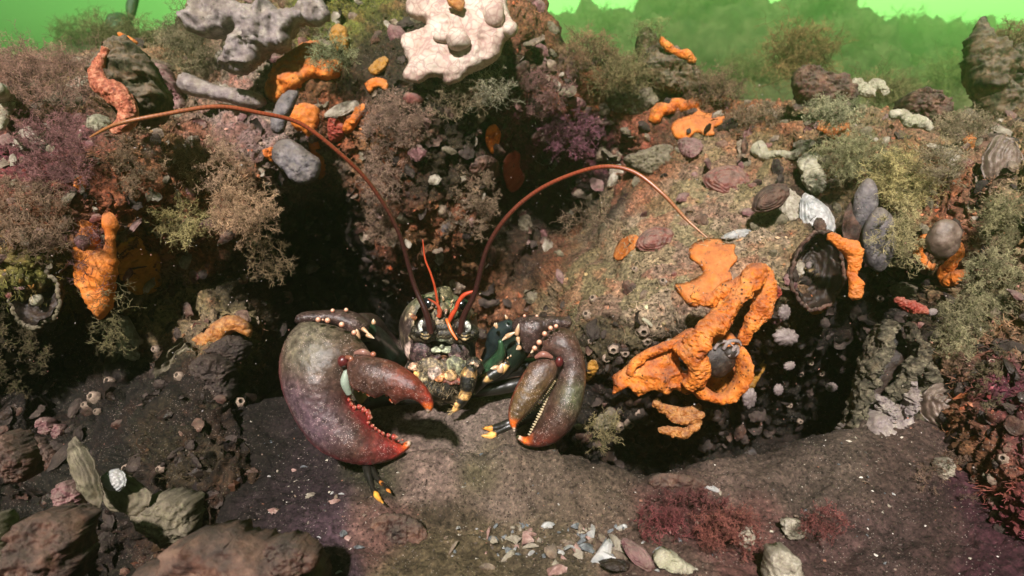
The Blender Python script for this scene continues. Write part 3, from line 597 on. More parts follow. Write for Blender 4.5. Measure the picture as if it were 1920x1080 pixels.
for pts, rad, col in [([Zp(1370,340),Zp(1310,400),Zp(1240,470),Zp(1150,530),Zp(1110,560)], [.010,.013,.013,.011,.008], DG), ([Zp(1300,250),Zp(1240,300),Zp(1220,360),Zp(1180,440)], [.006,.009,.009,.007], LIN((.02, .03, .03))), ([Zp(1245,340),Zp(1250,400),Zp(1225,440),Zp(1160,500),Zp(1110,530)], [.002,.004,.005,.005,.003], LIN((.03, .075, .035)))]:
    q = [P(x, y, np.array(.590 + .008 * i - (.02 if rad[0] == .002 else 0))) for i, (x, y) in enumerate(pts)]; ab.add(*tube(q, rad, 14, 30, bump=.0008, sc=120), col)
armR = ab.build('upper_arm', m_shell2, lob, colors=True)
sp = MB()  # pale spines at the elbows
for x, y, r, L, dx, dy, dd in [(485,310,16,50,-.1,-1,.535),(545,310,14,36,.6,.3,.535),(520,280,12,40,.8,.6,.535),(570,240,14,20,0,-1,.545),(1225,262,10,24,0,-1,.575),(1278,215,10,20,-.5,-1,.575),(1290,310,16,45,.9,-.5,.568),(1335,290,16,50,.2,-1,.566),(1340,330,14,30,.2,1,.566),(1345,375,18,20,-.5,.3,.562),(1275,320,12,30,-.8,.6,.568),(1428,385,14,30,-.5,.4,.54),(1270,440,6,10,.3,-1,.585),(1285,430,6,10,.3,-1,.585),(1300,420,6,10,.3,-1,.585),(1245,490,24,40,.2,-.6,.585),(1222,480,18,34,-.9,.2,.585),(1138,445,12,18,0,1,.59),(460,300,12,26,.2,1,.535),(1215,255,8,16,.2,-1,.575)]:
    X_, Y_ = Zp(x, y); cone(sp, X_, Y_, dd, r * 1.4e-4, L * 1.5e-4, dx, dy, LIN((.5, .30, .16)), LIN((.85, .72, .5)), .3)
sp.split('spine', m_horn, armR)

# ---- carapace: rings from the face back into the hole
def Q2(x, y): return 700 + x / 4.1538, 530 + y / 4.1538     # second crop
def ringsurf(ctrs, rx, rzu, rzd, n=56, m=64):
    s = np.linspace(0, 1, n); k = np.linspace(0, 1, len(ctrs)); th = np.linspace(0, 2 * math.pi, m, endpoint=False)
    C = spline(ctrs, n); RX = spline(np.array(rx)[:, None], n)[:, 0]; RU = spline(np.array(rzu)[:, None], n)[:, 0]; RD = spline(np.array(rzd)[:, None], n)[:, 0]
    c, s_ = np.cos(th), np.sin(th)
    r = np.where(s_ > 0, RU[:, None] * s_, RD[:, None] * s_)
    G = C[:, None] + (RX[:, None] * c)[..., None] * RT + r[..., None] * UP
    return G
def cp(x, y, d): return P(*Q2(x, y), np.array(d))
ct = [cp(505, 330, .586), cp(505, 330, .590), cp(505, 340, .600), cp(505, 350, .615), cp(505, 360, .65), cp(500, 380, .70), cp(500, 400, .76)]
Gc = ringsurf(ct, [.021, .0285, .0335, .0362, .038, .037, .028], [.024, .0285, .0315, .0325, .0325, .032, .024], [.028, .038, .044, .047, .047, .044, .034])
Vc = Gc.reshape(-1, 3); Vc = Vc + (Vc - np.repeat(Gc.mean(1), 64, 0)) / .03 * (.0006 * fbm(Vc, 90, 3, 2))[:, None]
px, py, _ = proj(Vc); c = np.tile(LIN((.050, .034, .028)), (len(Vc), 1)); c = lerp(c, np.tile(LIN((.12, .13, .07)), (len(Vc), 1)), np.clip(1.1 - (py - 553) / 42, 0, 1))
c = lerp(c, np.tile(LIN((.17, .045, .03)), (len(Vc), 1)), sstep(655, 690, py) * .7)
for x, y, rx, ry in [(272,530,30,54),(212,500,12,36),(782,560,26,50),(815,520,8,28),(818,612,12,14)]:
    X_, Y_ = Q2(x, y); k = (((px - X_) / (rx / 4.15)) ** 2 + ((py - Y_) / (ry / 4.15)) ** 2) + .5 * fbm(Vc, 300, 2, 3); c = lerp(c, np.tile(LIN((1.1, .85, .72)), (len(Vc), 1)), 1 - sstep(.8, 1.1, k))
mt = sstep(.12, .3, fbm(Vc, 170, 3, 6)) * np.exp(-((Vc[:, 1] - Gc[1].mean(0)[1]) / .012) ** 2); c = lerp(c, np.tile(LIN((.50, .40, .24)), (len(Vc), 1)), mt * .8)
front = Gc[0].mean(0) - FW * 0.0
Fc = gridF(56, 64, True); Vc = np.concatenate([Vc, [front + FW * .004]]); c = np.concatenate([c, [c[0] * .3]])
body = MB(); body.add(Vc, (Fc, np.stack([np.full(64, 56 * 64), np.arange(64), (np.arange(64) + 1) % 64], 1)), c)
# abdomen rings going back
for k in range(5):
    q = cp(500 - 6 * k, 410 + 10 * k, .76 + .02 * k); body.add(*ball(q, (.030 - .002 * k, .016, .026 - .002 * k), 14), LIN((.03, .025, .02)))
body.build('carapace', m_shell, lob, colors=True, origin=np.array(LB))
# rostrum with its spines
rb = MB(); V, F = tube([cp(540, 110, .596), cp(545, 150, .584), cp(556, 185, .574), cp(566, 215, .566), cp(567, 232, .561)], [.0105, .0085, .0050, .0022, .0008], 20, 40, bump=.0016, sc=230)
rb.add(V, F, LIN((.20, .18, .11)))
for x, y in [(505,150),(515,185),(612,150),(606,183),(480,205),(600,228),(545,130)]: cone(rb, *Q2(x, y), .570, .0012, .0032, (x - 560) * .6, -50, LIN((.55, .38, .2)), LIN((.9, .7, .5)), .6)
cone(rb, *Q2(567, 222), .562, .0016, .0035, 0, .3, LIN((.7, .35, .25)), LIN((.95, .75, .6)), 1)
rb.build('rostrum', m_face, lob, colors=True)
# eyes on stalks
for x, y in [(432, 165), (690, 175)]:
    e1 = MB(); e1.add(*ball(cp(x, y, .572), (.0068, .0058, .0062), 14)); eo = e1.build('eye', m_eye, lob)
    e2 = MB(); s = 1 if x < 560 else -1
    V, F = tube([cp(x + 42 * s, y + 40, .584), cp(x + 26 * s, y + 26, .578), cp(x + 12 * s, y + 12, .575)], [.0052, .0062, .0066], 12, 14); e2.add(V, F, LIN((.35, .20, .12)))
    V, F = tube([cp(x + 5 * s, y - 30, .570), cp(x + 33 * s, y - 5, .567), cp(x + 20 * s, y + 34, .567), cp(x - 15 * s, y + 44, .570)], [.0008, .0012, .0012, .0008], 8, 18); e2.add(V, F, LIN((.5, .33, .22)))
    e2.build('eye_stalk', m_face, eo, colors=True)
# antenna bases
for sgn, L in ((-1, [(410,340),(408,372),(395,404),(345,400),(440,430)]), (1, [(690,345),(712,380),(700,412),(745,400),(660,440)])):
    b = MB(); (x0, y0), (x1, y1), (x2, y2), (x3, y3), (x4, y4) = L
    b.add(*ball(cp(x1, y1, .570), (.0128, .010, .0068), 12, bump=.0008, sc=220), LIN((.03, .025, .02)))
    b.add(*ball(cp(x2, y2 + 4, .574), (.0135, .008, .0062), 16, bump=.0014, sc=230), LIN((.07, .055, .035)))
    for j in range(4): V, F = tube([cp(x1 - 62 + 4 * j, y1 + 12 * j - 8, .566), cp(x1, y1 + 20 + 13 * j, .5575), cp(x1 + 62 - 4 * j, y1 + 12 * j - 8, .566)], [.0008, .0016, .0008], 7, 18); b.add(V, F, [LIN((.02, .016, .012)), LIN((.62, .48, .26))][j % 2])
    b.add(*ball(cp(x0 - 40 * -sgn if sgn > 0 else x0 - 32, y0 + 3, .5600), (.0034, .0025, .0060), 12, bump=.0005, sc=300), LIN((.9, .95, .9)))
    b.add(*ball(cp(x0, y0 - 4, .563), (.0085, .006, .0075), 12, bump=.0006, sc=220), LIN((.03, .02, .015)))
    cone(b, *Q2(x3 - 30 * sgn * -1, y3 - 130), .572, .0022, .006, sgn, -1, LIN((.55, .22, .1)), LIN((.9, .6, .4)), .5)
    b.build('antenna_base', m_face, lob, colors=True)
# head front: plates between the antennae, dark gap, pale labrum, purple plates
hd = MB()
hd.add(*ball(cp(560, 300, .583), (.017, .010, .021), 16, bump=.0012, sc=160), LIN((.10, .12, .05)))
hd.add(*ball(cp(520, 250, .575), (.0085, .006, .011), 12, bump=.001, sc=220), LIN((.20, .17, .12)))
hd.add(*ball(cp(640, 260, .577), (.0095, .006, .013), 12, bump=.0008, sc=220), LIN((.14, .17, .06)))
for x, y, a, b_ in [(520,292,.0052,.0038),(522,315,.0055,.0035),(600,292,.0042,.0032),(545,350,.012,.005),(545,400,.009,.005)]: hd.add(*ball(cp(x, y, .569), (a, .004, b_), 10, bump=.0004, sc=300), LIN((.30, .24, .16)) if y < 330 else LIN((.07, .06, .04)))
hd.add(*ball(cp(545, 425, .573), (.0085, .005, .0038), 10), LIN((.34, .40, .30))); hd.add(*ball(cp(610, 430, .573), (.0065, .004, .0055), 10), LIN((.30, .30, .22)))
hd.add(*ball(cp(540, 560, .600), (.030, .016, .030), 18, bump=.001, sc=160), LIN((.020, .014, .012)))
for x in (480, 580): hd.add(*ball(cp(x, 523, .577), (.0068, .004, .0030), 10, bump=.0003, sc=300), LIN((.75, .85, .6)))
hd.add(*ball(cp(535, 500, .575), (.0022, .003, .0022), 8), LIN((.45, .5, .36)))
V, F = tube([cp(345, 640, .585), cp(420, 620, .572), cp(520, 570, .570)], [.005, .0052, .002], 12, 24, flat=.8, bump=.0006, sc=220); hd.add(V, F, LIN((.20, .115, .12)))
V, F = tube([cp(735, 590, .585), cp(660, 590, .574), cp(590, 560, .572)], [.004, .0048, .002], 12, 24, flat=.8, bump=.0006, sc=220); hd.add(V, F, LIN((.16, .10, .10)))
for x, y, a, b_, cc in [(380,550,.0105,.013,(.17,.10,.11)),(670,545,.0095,.011,(.13,.085,.085)),(530,625,.010,.007,(.30,.13,.07)),(545,630,.004,.003,(.85,.5,.3)),(480,640,.007,.008,(.16,.05,.03)),(600,640,.008,.008,(.10,.06,.04))]: hd.add(*ball(cp(x, y, .578), (a, .006, b_), 16, bump=.0020, sc=240, seed=int(x)), LIN(cc) * .55)
hd.build('head', m_face, lob, colors=True)
# mouthparts: maxillipeds, with bristles
mo = MB()
for x, y, d, a, b_, cc in [(450,720,.572,.014,.017,(.33,.26,.16)),(540,780,.576,.019,.021,(.10,.075,.045)),(640,680,.572,.009,.013,(.36,.38,.24)),(700,690,.574,.009,.010,(.33,.36,.24)),(600,830,.574,.016,.013,(.17,.13,.07)),(330,670,.578,.008,.008,(.05,.04,.03)),(480,705,.563,.0062,.0060,(.66,.52,.45)),(530,735,.563,.0055,.0040,(.65,.28,.12)),(600,720,.562,.0055,.0042,(.62,.40,.20)),(620,760,.563,.0085,.0034,(.42,.12,.08)),(590,790,.566,.008,.010,(.02,.015,.012)),(370,700,.572,.006,.004,(.72,.42,.14)),(310,655,.572,.0045,.003,(.8,.5,.35)),(780,660,.572,.008,.009,(.05,.04,.03)),(780,640,.568,.005,.003,(.75,.55,.4))]:
    mo.add(*ball(cp(x, y, d), (a, .006, b_), 16, bump=.0024, sc=240, seed=int(x)), LIN(cc) * (.8 if max(cc) < .5 else 1.3))
for k in range(420):
    x = rnd.uniform(400, 640); y = rnd.uniform(660, 850); a0 = cp(x, y, .562 + .004 * rnd.random()); L_ = rnd.uniform(.003, .008); v = RT * rnd.uniform(-1, .6) - UP * rnd.uniform(.2, 1) - FW * rnd.uniform(0, .8); v /= np.linalg.norm(v)
    V, F = tube([a0, a0 + v * L_ * .6, a0 + v * L_ + np.array([0, 0, -.0006])], [.00022, .00016, .00006], 3, 6); mo.add(V, F, LIN((.45, .36, .22)) * rnd.uniform(.5, 1.3))
mo.build('mouthparts', m_face, lob, colors=True)
def banded(pts, rad, d0, bands, n=46, sides=16, seed=1, name='leg', hairs=0, m=None, dd=0.0, dark=(.014, .013, .010), light=(.70, .42, .15)):
    q = [P(*Q2(x, y), np.array(d0 + dd * i)) for i, (x, y) in enumerate(pts)]; V, F = tube(q, rad, sides, n, bump=.0006, sc=200, seed=seed)
    t = np.concatenate([np.repeat(np.arange(n) / (n - 1), sides), [0, 1]]) + .10 * fbm(V, 220, 3, seed); c = np.tile(LIN(dark), (len(V), 1))
    for a, b_ in bands: c = lerp(c, np.tile(LIN(light), (len(V), 1)), sstep(a - .02, a + .02, t) * (1 - sstep(b_ - .02, b_ + .02, t)))
    mb = MB(); mb.add(V, F, c); C = spline(q, 60)
    for k in range(hairs):
        a0 = C[int(rnd.uniform(10, 59))]; L_ = rnd.uniform(.003, .007); v = -RT * rnd.uniform(.3, 1) - UP * rnd.uniform(-.2, .8) - FW * rnd.uniform(0, .5); v /= np.linalg.norm(v)
        mb.add(*tube([a0, a0 + v * L_ * .6, a0 + v * L_], [.0003, .0002, .00007], 3, 5), LIN((.6, .45, .25)) * rnd.uniform(.5, 1.2))
    return mb.build(name, m or m_face, lob, colors=True)
banded([(770,660),(745,720),(735,790),(725,850),(695,910),(650,970),(610,1010)], [.0050,.0072,.0068,.0052,.0048,.0032,.0008], .560, [(.06,.20),(.52,.62),(.80,1.1)], hairs=150, name='maxilliped')
banded([(420,700),(400,760),(450,810),(520,850),(600,880)], [.006,.006,.0055,.005,.003], .568, [(.05,.3)], hairs=60, name='maxilliped', light=(.4, .34, .2))
# walking legs
def leg(pts, rad, d0, dd, bands, seed, **k): return banded([((x - 700) * 4.1538, (y - 530) * 4.1538) for x, y in pts], rad, d0, bands, seed=seed, dd=dd, name='walking_leg', m=m_shell2, **k)
leg([(885,715),(930,700),(975,688),(1010,680),(1040,672)], [.006,.0075,.0075,.006,.004], .60, .004, [(.02,.06)], 1)
leg([(882,738),(930,728),(980,718),(1020,710),(1050,705)], [.005,.0062,.0062,.005,.004], .605, .004, [], 2)
leg([(888,735),(905,715),(925,702),(940,692),(950,680)], [.003,.0045,.005,.0045,.004], .588, .0, [(.3,.36),(.7,.95)], 3)
leg([(905,802),(925,803),(950,795),(985,785),(1020,770)], [.0006,.0032,.0038,.0042,.004], .565, .004, [(0,.2)], 4, light=(.85, .36, .06))
leg([(903,817),(920,817),(940,806),(975,790),(1010,775)], [.0006,.0034,.0038,.0042,.004], .563, .004, [(0,.3)], 5, light=(.85, .45, .12))
leg([(815,745),(770,745),(720,750),(680,760),(640,770)], [.005,.0062,.006,.006,.005], .60, .0, [], 6)
leg([(720,945),(708,932),(698,915),(690,890),(685,860)], [.0005,.0019,.0022,.0026,.003], .458, .0115, [(0,.35)], 7, light=(.8, .38, .06))
leg([(733,925),(722,912),(708,898),(698,880),(690,860)], [.0005,.0015,.0019,.0022,.003], .468, .0105, [(0,.12),(.3,.36)], 8, light=(.7, .25, .05))
leg([(672,725),(676,735),(683,748),(688,752)], [.004,.006,.006,.003], .56, 0, [(0,.8)], 9, light=(.35, .26, .09))
# antennae
def antenna(pts, rad, ds, seed):
    q = [P(x, y, np.array(d)) for (x, y), d in zip(pts, ds)]; q = [v + np.array([rnd.gauss(0, .0010) for _ in range(3)]) * (i > 1) for i, v in enumerate(q)]; n = 260; V, F = tube(q, rad, 12, n)
    t = np.concatenate([np.repeat(np.arange(n) / (n - 1), 12), [0, 1]]); ring = (np.sin(t * 900) * .5 + .5)
    c = lerp(np.tile(LIN((.035, .010, .008)), (len(V), 1)), np.tile(LIN((.26, .05, .02)), (len(V), 1)), sstep(.22, .62, t)); c = lerp(c, np.tile(LIN((.34, .15, .05)), (len(V), 1)), sstep(.6, 1, t) * .8); c = c * (.7 + .5 * ring)[:, None]
    return mesh('antenna', V, F, m_horn, lob, colors=c)
antenna([(808,625),(798,585),(780,525),(745,430),(695,345),(635,280),(565,230),(485,209),(400,200),(300,212),(220,236),(172,258)], [.0028,.0025,.0020,.0018,.0017,.0016,.0016,.0016,.0016,.0015,.0013,.0006], [.560,.556,.552,.54,.525,.51,.495,.48,.465,.45,.44,.43], 1)
antenna([(862,625),(870,592),(888,545),(915,470),(952,408),(1000,360),(1060,328),(1130,316),(1190,326),(1242,362),(1290,412),(1328,448)], [.0028,.0026,.0022,.0019,.0018,.0017,.0016,.0016,.0016,.0015,.0012,.0005], [.560,.556,.55,.54,.53,.52,.51,.50,.49,.485,.48,.475], 2)
def feeler(pts, rad, d, c0=(.45, .06, .02)):
    V, F = tube([P(*Q2(x, y), np.array(d - .002 * i)) for i, (x, y) in enumerate(pts)], rad, 8, 60); mesh('antennule', V, F, m_horn, lob, colors=np.tile(LIN(c0), (len(V), 1)))
feeler([(515,265),(505,190),(495,120),(480,40),(470,0),(440,-90),(402,-190),(385,-335)], [.0016,.0013,.0011,.0011,.0010,.0009,.0008,.0004], .568)
feeler([(510,265),(520,220),(500,175),(460,145),(425,125)], [.0022,.0018,.0013,.0010,.0004], .563, (.4, .07, .03))
feeler([(590,300),(615,250),(640,210),(665,150),(710,95),(785,66)], [.0018,.0022,.0018,.0018,.0019,.0010], .562, (.5, .06, .02))
feeler([(570,285),(585,320),(610,380),(652,445)], [.0012,.0015,.0014,.0008], .558, (.75, .16, .03))

# ================================================================ REEF LIFE
m_orange = mat('orange_sponge', [(.26, .05, .008), (.58, .14, .015), (.76, .23, .03), (.86, .34, .07)], 55, .8, 1.3, 480, pores=((.13, .03, .008), 210, .26), spec=.25, sss=.08, silt=.35, patch=.40)
m_orange_s = mat('smooth_orange_sponge', [(.48, .11, .012), (.68, .19, .022), (.80, .28, .06)], 60, .75, 1.0, 420, pores=((.30, .09, .02), 170, .14), spec=.3, sss=.08, silt=.3, patch=.3)
m_bead = mat('beaded_sponge', [(.22, .06, .012), (.44, .16, .03), (.66, .32, .09)], 200, .6, 1.3, 330, spec=.4, silt=.35, patch=.40)
m_granular = mat('granular_pink_sponge', [(.20, .04, .022), (.48, .13, .06), (.75, .34, .19)], 260, .6, 1.6, 420, spec=.4, silt=.2)
m_mustard = mat('mustard_sponge', [(.24, .11, .015), (.42, .20, .03), (.52, .27, .05)], 70, .8, .8, 450, pores=((.10, .05, .01), 260, .22), spec=.2, silt=.35, patch=.40)
m_red = mat('red_sponge', [(.16, .02, .015), (.32, .05, .03), (.42, .11, .06)], 80, .7, .7, 450, spec=.3, silt=.35, patch=.40)
m_grey = mat('grey_sponge', [(.14, .11, .11), (.30, .25, .24), (.50, .45, .38)], 90, .8, .8, 420, pores=((.06, .04, .05), 190, .2), spec=.2, sss=.05, silt=.5, patch=.5)
m_greypimple = mat('grey_sea_squirt', [(.05, .045, .05), (.13, .115, .12), (.25, .22, .22)], 110, .5, .9, 300, pores=((.05, .045, .05), 240, .25), spec=.4, silt=.5, patch=.5)
m_pale = mat('pale_sponge', [(.24, .23, .14), (.40, .38, .26), (.58, .54, .42)], 60, .7, .6, 350, spec=.3, sss=.1, silt=.45, patch=.4)
m_shellm = mat('oyster_shell', [(.05, .03, .022), (.14, .09, .06), (.27, .20, .13), (.44, .37, .27)], 140, .75, 1.0, 420, spec=.3, silt=.5, patch=.8)
m_shellred = mat('red_brown_shell', [(.07, .02, .018), (.18, .05, .04), (.30, .13, .09)], 120, .6, .9, 420, speck=((.5, .38, .28), 420, .16), spec=.4, silt=.5, patch=.8)
m_shellpale = mat('pale_shell', [(.16, .13, .09), (.34, .30, .22), (.56, .52, .42)], 120, .6, .7, 420, spec=.4, silt=.6, patch=.7)
m_pearl = mat('shell_inside', [(.20, .22, .22), (.38, .38, .36), (.58, .56, .53)], 90, .4, .3, 300, spec=.6, silt=.35, patch=.3)
m_darkin = mat('dark_shell_inside', [(.010, .008, .006), (.025, .015, .010), (.05, .03, .02)], 90, .5, .6, 400)
m_silty = mat('silty_shell', [(.05, .042, .025), (.14, .12, .075), (.27, .235, .15)], 150, .9, 1.0, 450, spec=.2, patch=.7, silt=.4)
m_weedsh = mat('ragged_shell', [(.02, .016, .010), (.06, .05, .03), (.13, .11, .07), (.26, .22, .14)], 160, .85, 1.2, 420, patch=.8)
m_stone = mat('brown_stone', [(.012, .006, .005), (.05, .022, .016), (.12, .055, .036), (.24, .13, .085)], 55, .75, 1.0, 260, spec=.3, silt=.28, patch=.8)  # kept dark: light falloff over the lower-left boulders is in this colour
m_stoned = mat('dark_stone', [(.012, .008, .007), (.035, .022, .018), (.075, .05, .038)], 70, .75, 1.0, 300, spec=.3, silt=.12, patch=.8)  # near-black also puts the lower reef's shade into the colour
m_coral = mat('coralline_crust', [(.08, .03, .035), (.20, .09, .09), (.34, .18, .17)], 110, .75, .9, 420, spec=.3, silt=.5, patch=.8)
m_weedrock = mat('weedy_rock', [(.02, .022, .01), (.07, .06, .03), (.16, .11, .06), (.26, .15, .09)], 90, .85, 1.2, 300, spec=.2, silt=.5, patch=.8)
m_squirt = mat('sea_squirt', [(.06, .04, .03), (.14, .095, .07), (.26, .19, .15)], 90, .4, .5, 300, spec=.5, sss=.1, silt=.3)
m_anem = mat('closed_anemone', [(.12, .09, .08), (.24, .19, .18), (.40, .33, .31)], 90, .5, .6, 380, spec=.4, silt=.4, patch=.4)
m_barn = mat('barnacle_shell', [(.12, .09, .06), (.30, .22, .16), (.50, .38, .30)], 170, .7, .8, 500, spec=.3, silt=.5, patch=.8)
m_tuft = mat('bushy_weed', [(.7, .7, .7), (1, 1, 1), (1.3, 1.25, 1.2)], 50, .8, .1, 900, vcol=True, spec=.2)
m_kelp = mat('weed_blade', [(.02, .05, .015), (.05, .10, .03)], 30, .6, .4, 200)
m_crab = mat('crab_shell', [(.008, .006, .005), (.025, .018, .015), (.06, .045, .035)], 160, .45, .7, 600, spec=.5)
# veined white sponge
def veined():
    m = mat('veined_cream_sponge', [(.40, .27, .21), (.52, .40, .32), (.62, .54, .44)], 30, .65, .25, 500, sss=.1)
    n = m.node_tree; L = n.links; bs = n.nodes['Principled BSDF']; src = bs.inputs['Base Color'].links[0].from_socket
    tc = n.nodes.new('ShaderNodeTexCoord'); ns = n.nodes.new('ShaderNodeTexNoise'); ns.inputs['Scale'].default_value = 40; ns.inputs['Detail'].default_value = 3; L.new(tc.outputs['Object'], ns.inputs['Vector'])
    mx = n.nodes.new('ShaderNodeMix'); mx.data_type = 'VECTOR'; mx.inputs[0].default_value = .035; L.new(tc.outputs['Object'], mx.inputs[4]); L.new(ns.outputs['Color'], mx.inputs[5])
    vo = n.nodes.new('ShaderNodeTexVoronoi'); vo.feature = 'DISTANCE_TO_EDGE'; vo.inputs['Scale'].default_value = 95; L.new(mx.outputs[1], vo.inputs['Vector'])
    mr = n.nodes.new('ShaderNodeMapRange'); mr.inputs[1].default_value = .0; mr.inputs[2].default_value = .13; mr.inputs[3].default_value = .55; mr.inputs[4].default_value = 0; L.new(vo.outputs['Distance'], mr.inputs[0])
    m2 = n.nodes.new('ShaderNodeMix'); m2.data_type = 'RGBA'; L.new(mr.outputs[0], m2.inputs[0]); L.new(src, m2.inputs[6]); m2.inputs[7].default_value = (.24, .10, .10, 1); L.new(m2.outputs[2], bs.inputs['Base Color'])
    return m
m_vein = veined()

def follow(off): return lambda x, y: rdepth(x, y) - off
def snapd(pts, d, T, tol=.012):
    a = np.array(pts, float); x = a[:, 0].mean() * .4 + a[:, 0] * .6; y = a[:, 1].mean() * .4 + a[:, 1] * .6
    v = [surf(i, j) for i, j in zip(x, y) if j > topline(i) + 12]
    if len(v) < max(3, len(pts) * .5): return d
    m_ = float(np.median(v)); return m_ + T * .05
def solid(name, outline, d, T, m, label, cat, res=50, bumps=((.0020, 70, 3), (.0007, 350, 2)), back=.9, p=.5, seed=1, group=None, parent=None, extra=()):
    V, F, px, py, h = inflate(outline, d, T, res, back, p, bumps, seed=seed)
    mb = MB(); mb.add(V, F)
    for e in extra: mb.add(*e)
    mb.V = [v + fbm(v, 300, 2, 9)[:, None] * .0004 for v in mb.V]
    if parent is not None: return mb.build(name, m, parent)
    return tag(mb.build(name, m), label, cat, group)
def pxr(r, d): return r * d / FPX
def tubep(pts, rpx, d, sides=14, n=40, bump=.0015, sc=120, seed=1, flat=1.0):
    """tube through photo pixels with radii in pixels at distance d (number, list or follow function)"""
    dd = [float(d(np.array(x), np.array(y))) if callable(d) else d for x, y in pts] if not isinstance(d, (list, tuple)) else d
    q = [P(x, y, np.array(k)) for (x, y), k in zip(pts, dd)]
    rr = rpx if isinstance(rpx, (list, tuple)) else [rpx] * len(pts)
    if bump > .0012: sides = max(sides, 52 if bump > .0021 else 36); n = max(n, 190)
    V, F = tube(q, [pxr(r, k) for r, k in zip(rr, dd)], sides, n, bump=bump * 1.3, sc=sc, seed=seed, flat=flat, upv=tuple(-FW))
    if bump > .0028:
        pass
    if bump > .0012:
        u = V - V.mean(0); u /= np.linalg.norm(u, axis=1, keepdims=True); V = V + (-FW * .7 + u * .5) * (bump * .7 * fbm(V, 260, 3, seed + 3, .6, True) + .0011 * (.6 - worley(V, 330, seed)[0]))[:, None]
    return V, F
def blob(cx, cy, rx, ry, rot=0, jag=.15, seed=0, n=14):
    r_ = random.Random(seed * 77 + 5); o = []
    for k in range(n):
        a = 2 * math.pi * k / n; q = 1 + r_.uniform(-jag, jag); x, y = rx * q * math.cos(a), ry * q * math.sin(a)
        o.append((cx + x * math.cos(rot) - y * math.sin(rot), cy + x * math.sin(rot) + y * math.cos(rot)))
    return o

# ---- big cream sponge at the top
cd = .775
ol = [(767,-6),(763,20),(775,35),(795,42),(800,52),(778,58),(757,66),(753,84),(762,104),(768,118),(757,136),(763,150),(788,155),(806,146),(826,147),(838,158),(862,153),(880,136),(906,125),(934,108),(944,80),(955,66),(968,52),(960,40),(950,20),(948,-10),(930,-45),(860,-60),(790,-40)]
cap = [ball(P(858, 74, np.array(cd - .030)), (.0135, .012, .0125), 14, bump=.0035, sc=70, seed=4), ball(P(832, 70, np.array(cd - .022)), (.012, .008, .006), 10, bump=.002, sc=90), ball(P(955, 55, np.array(cd - .012)), (.010, .012, .009), 10, bump=.003, sc=90), ball(P(925, 28, np.array(cd - .020)), (.013, .010, .014), 10, bump=.004, sc=70)]
solid('cream_sponge', ol, lambda x, y: cd + .00012 * (70 - y), .022, m_vein, 'large cream coloured lobed sponge with fine veins hanging at the top of the reef', 'sponge', 95, ((.005, 26, 2), (.0022, 62, 2, 'r'), (.0006, 300, 2)), .8, .42, 5, extra=cap)
solid('flap', [(838,-6),(860,-4),(872,3),(866,20),(850,16),(840,8)], .745, .004, m_bead, 'small orange shell stuck in the upper edge of the cream sponge', 'shell', 24, seed=8)

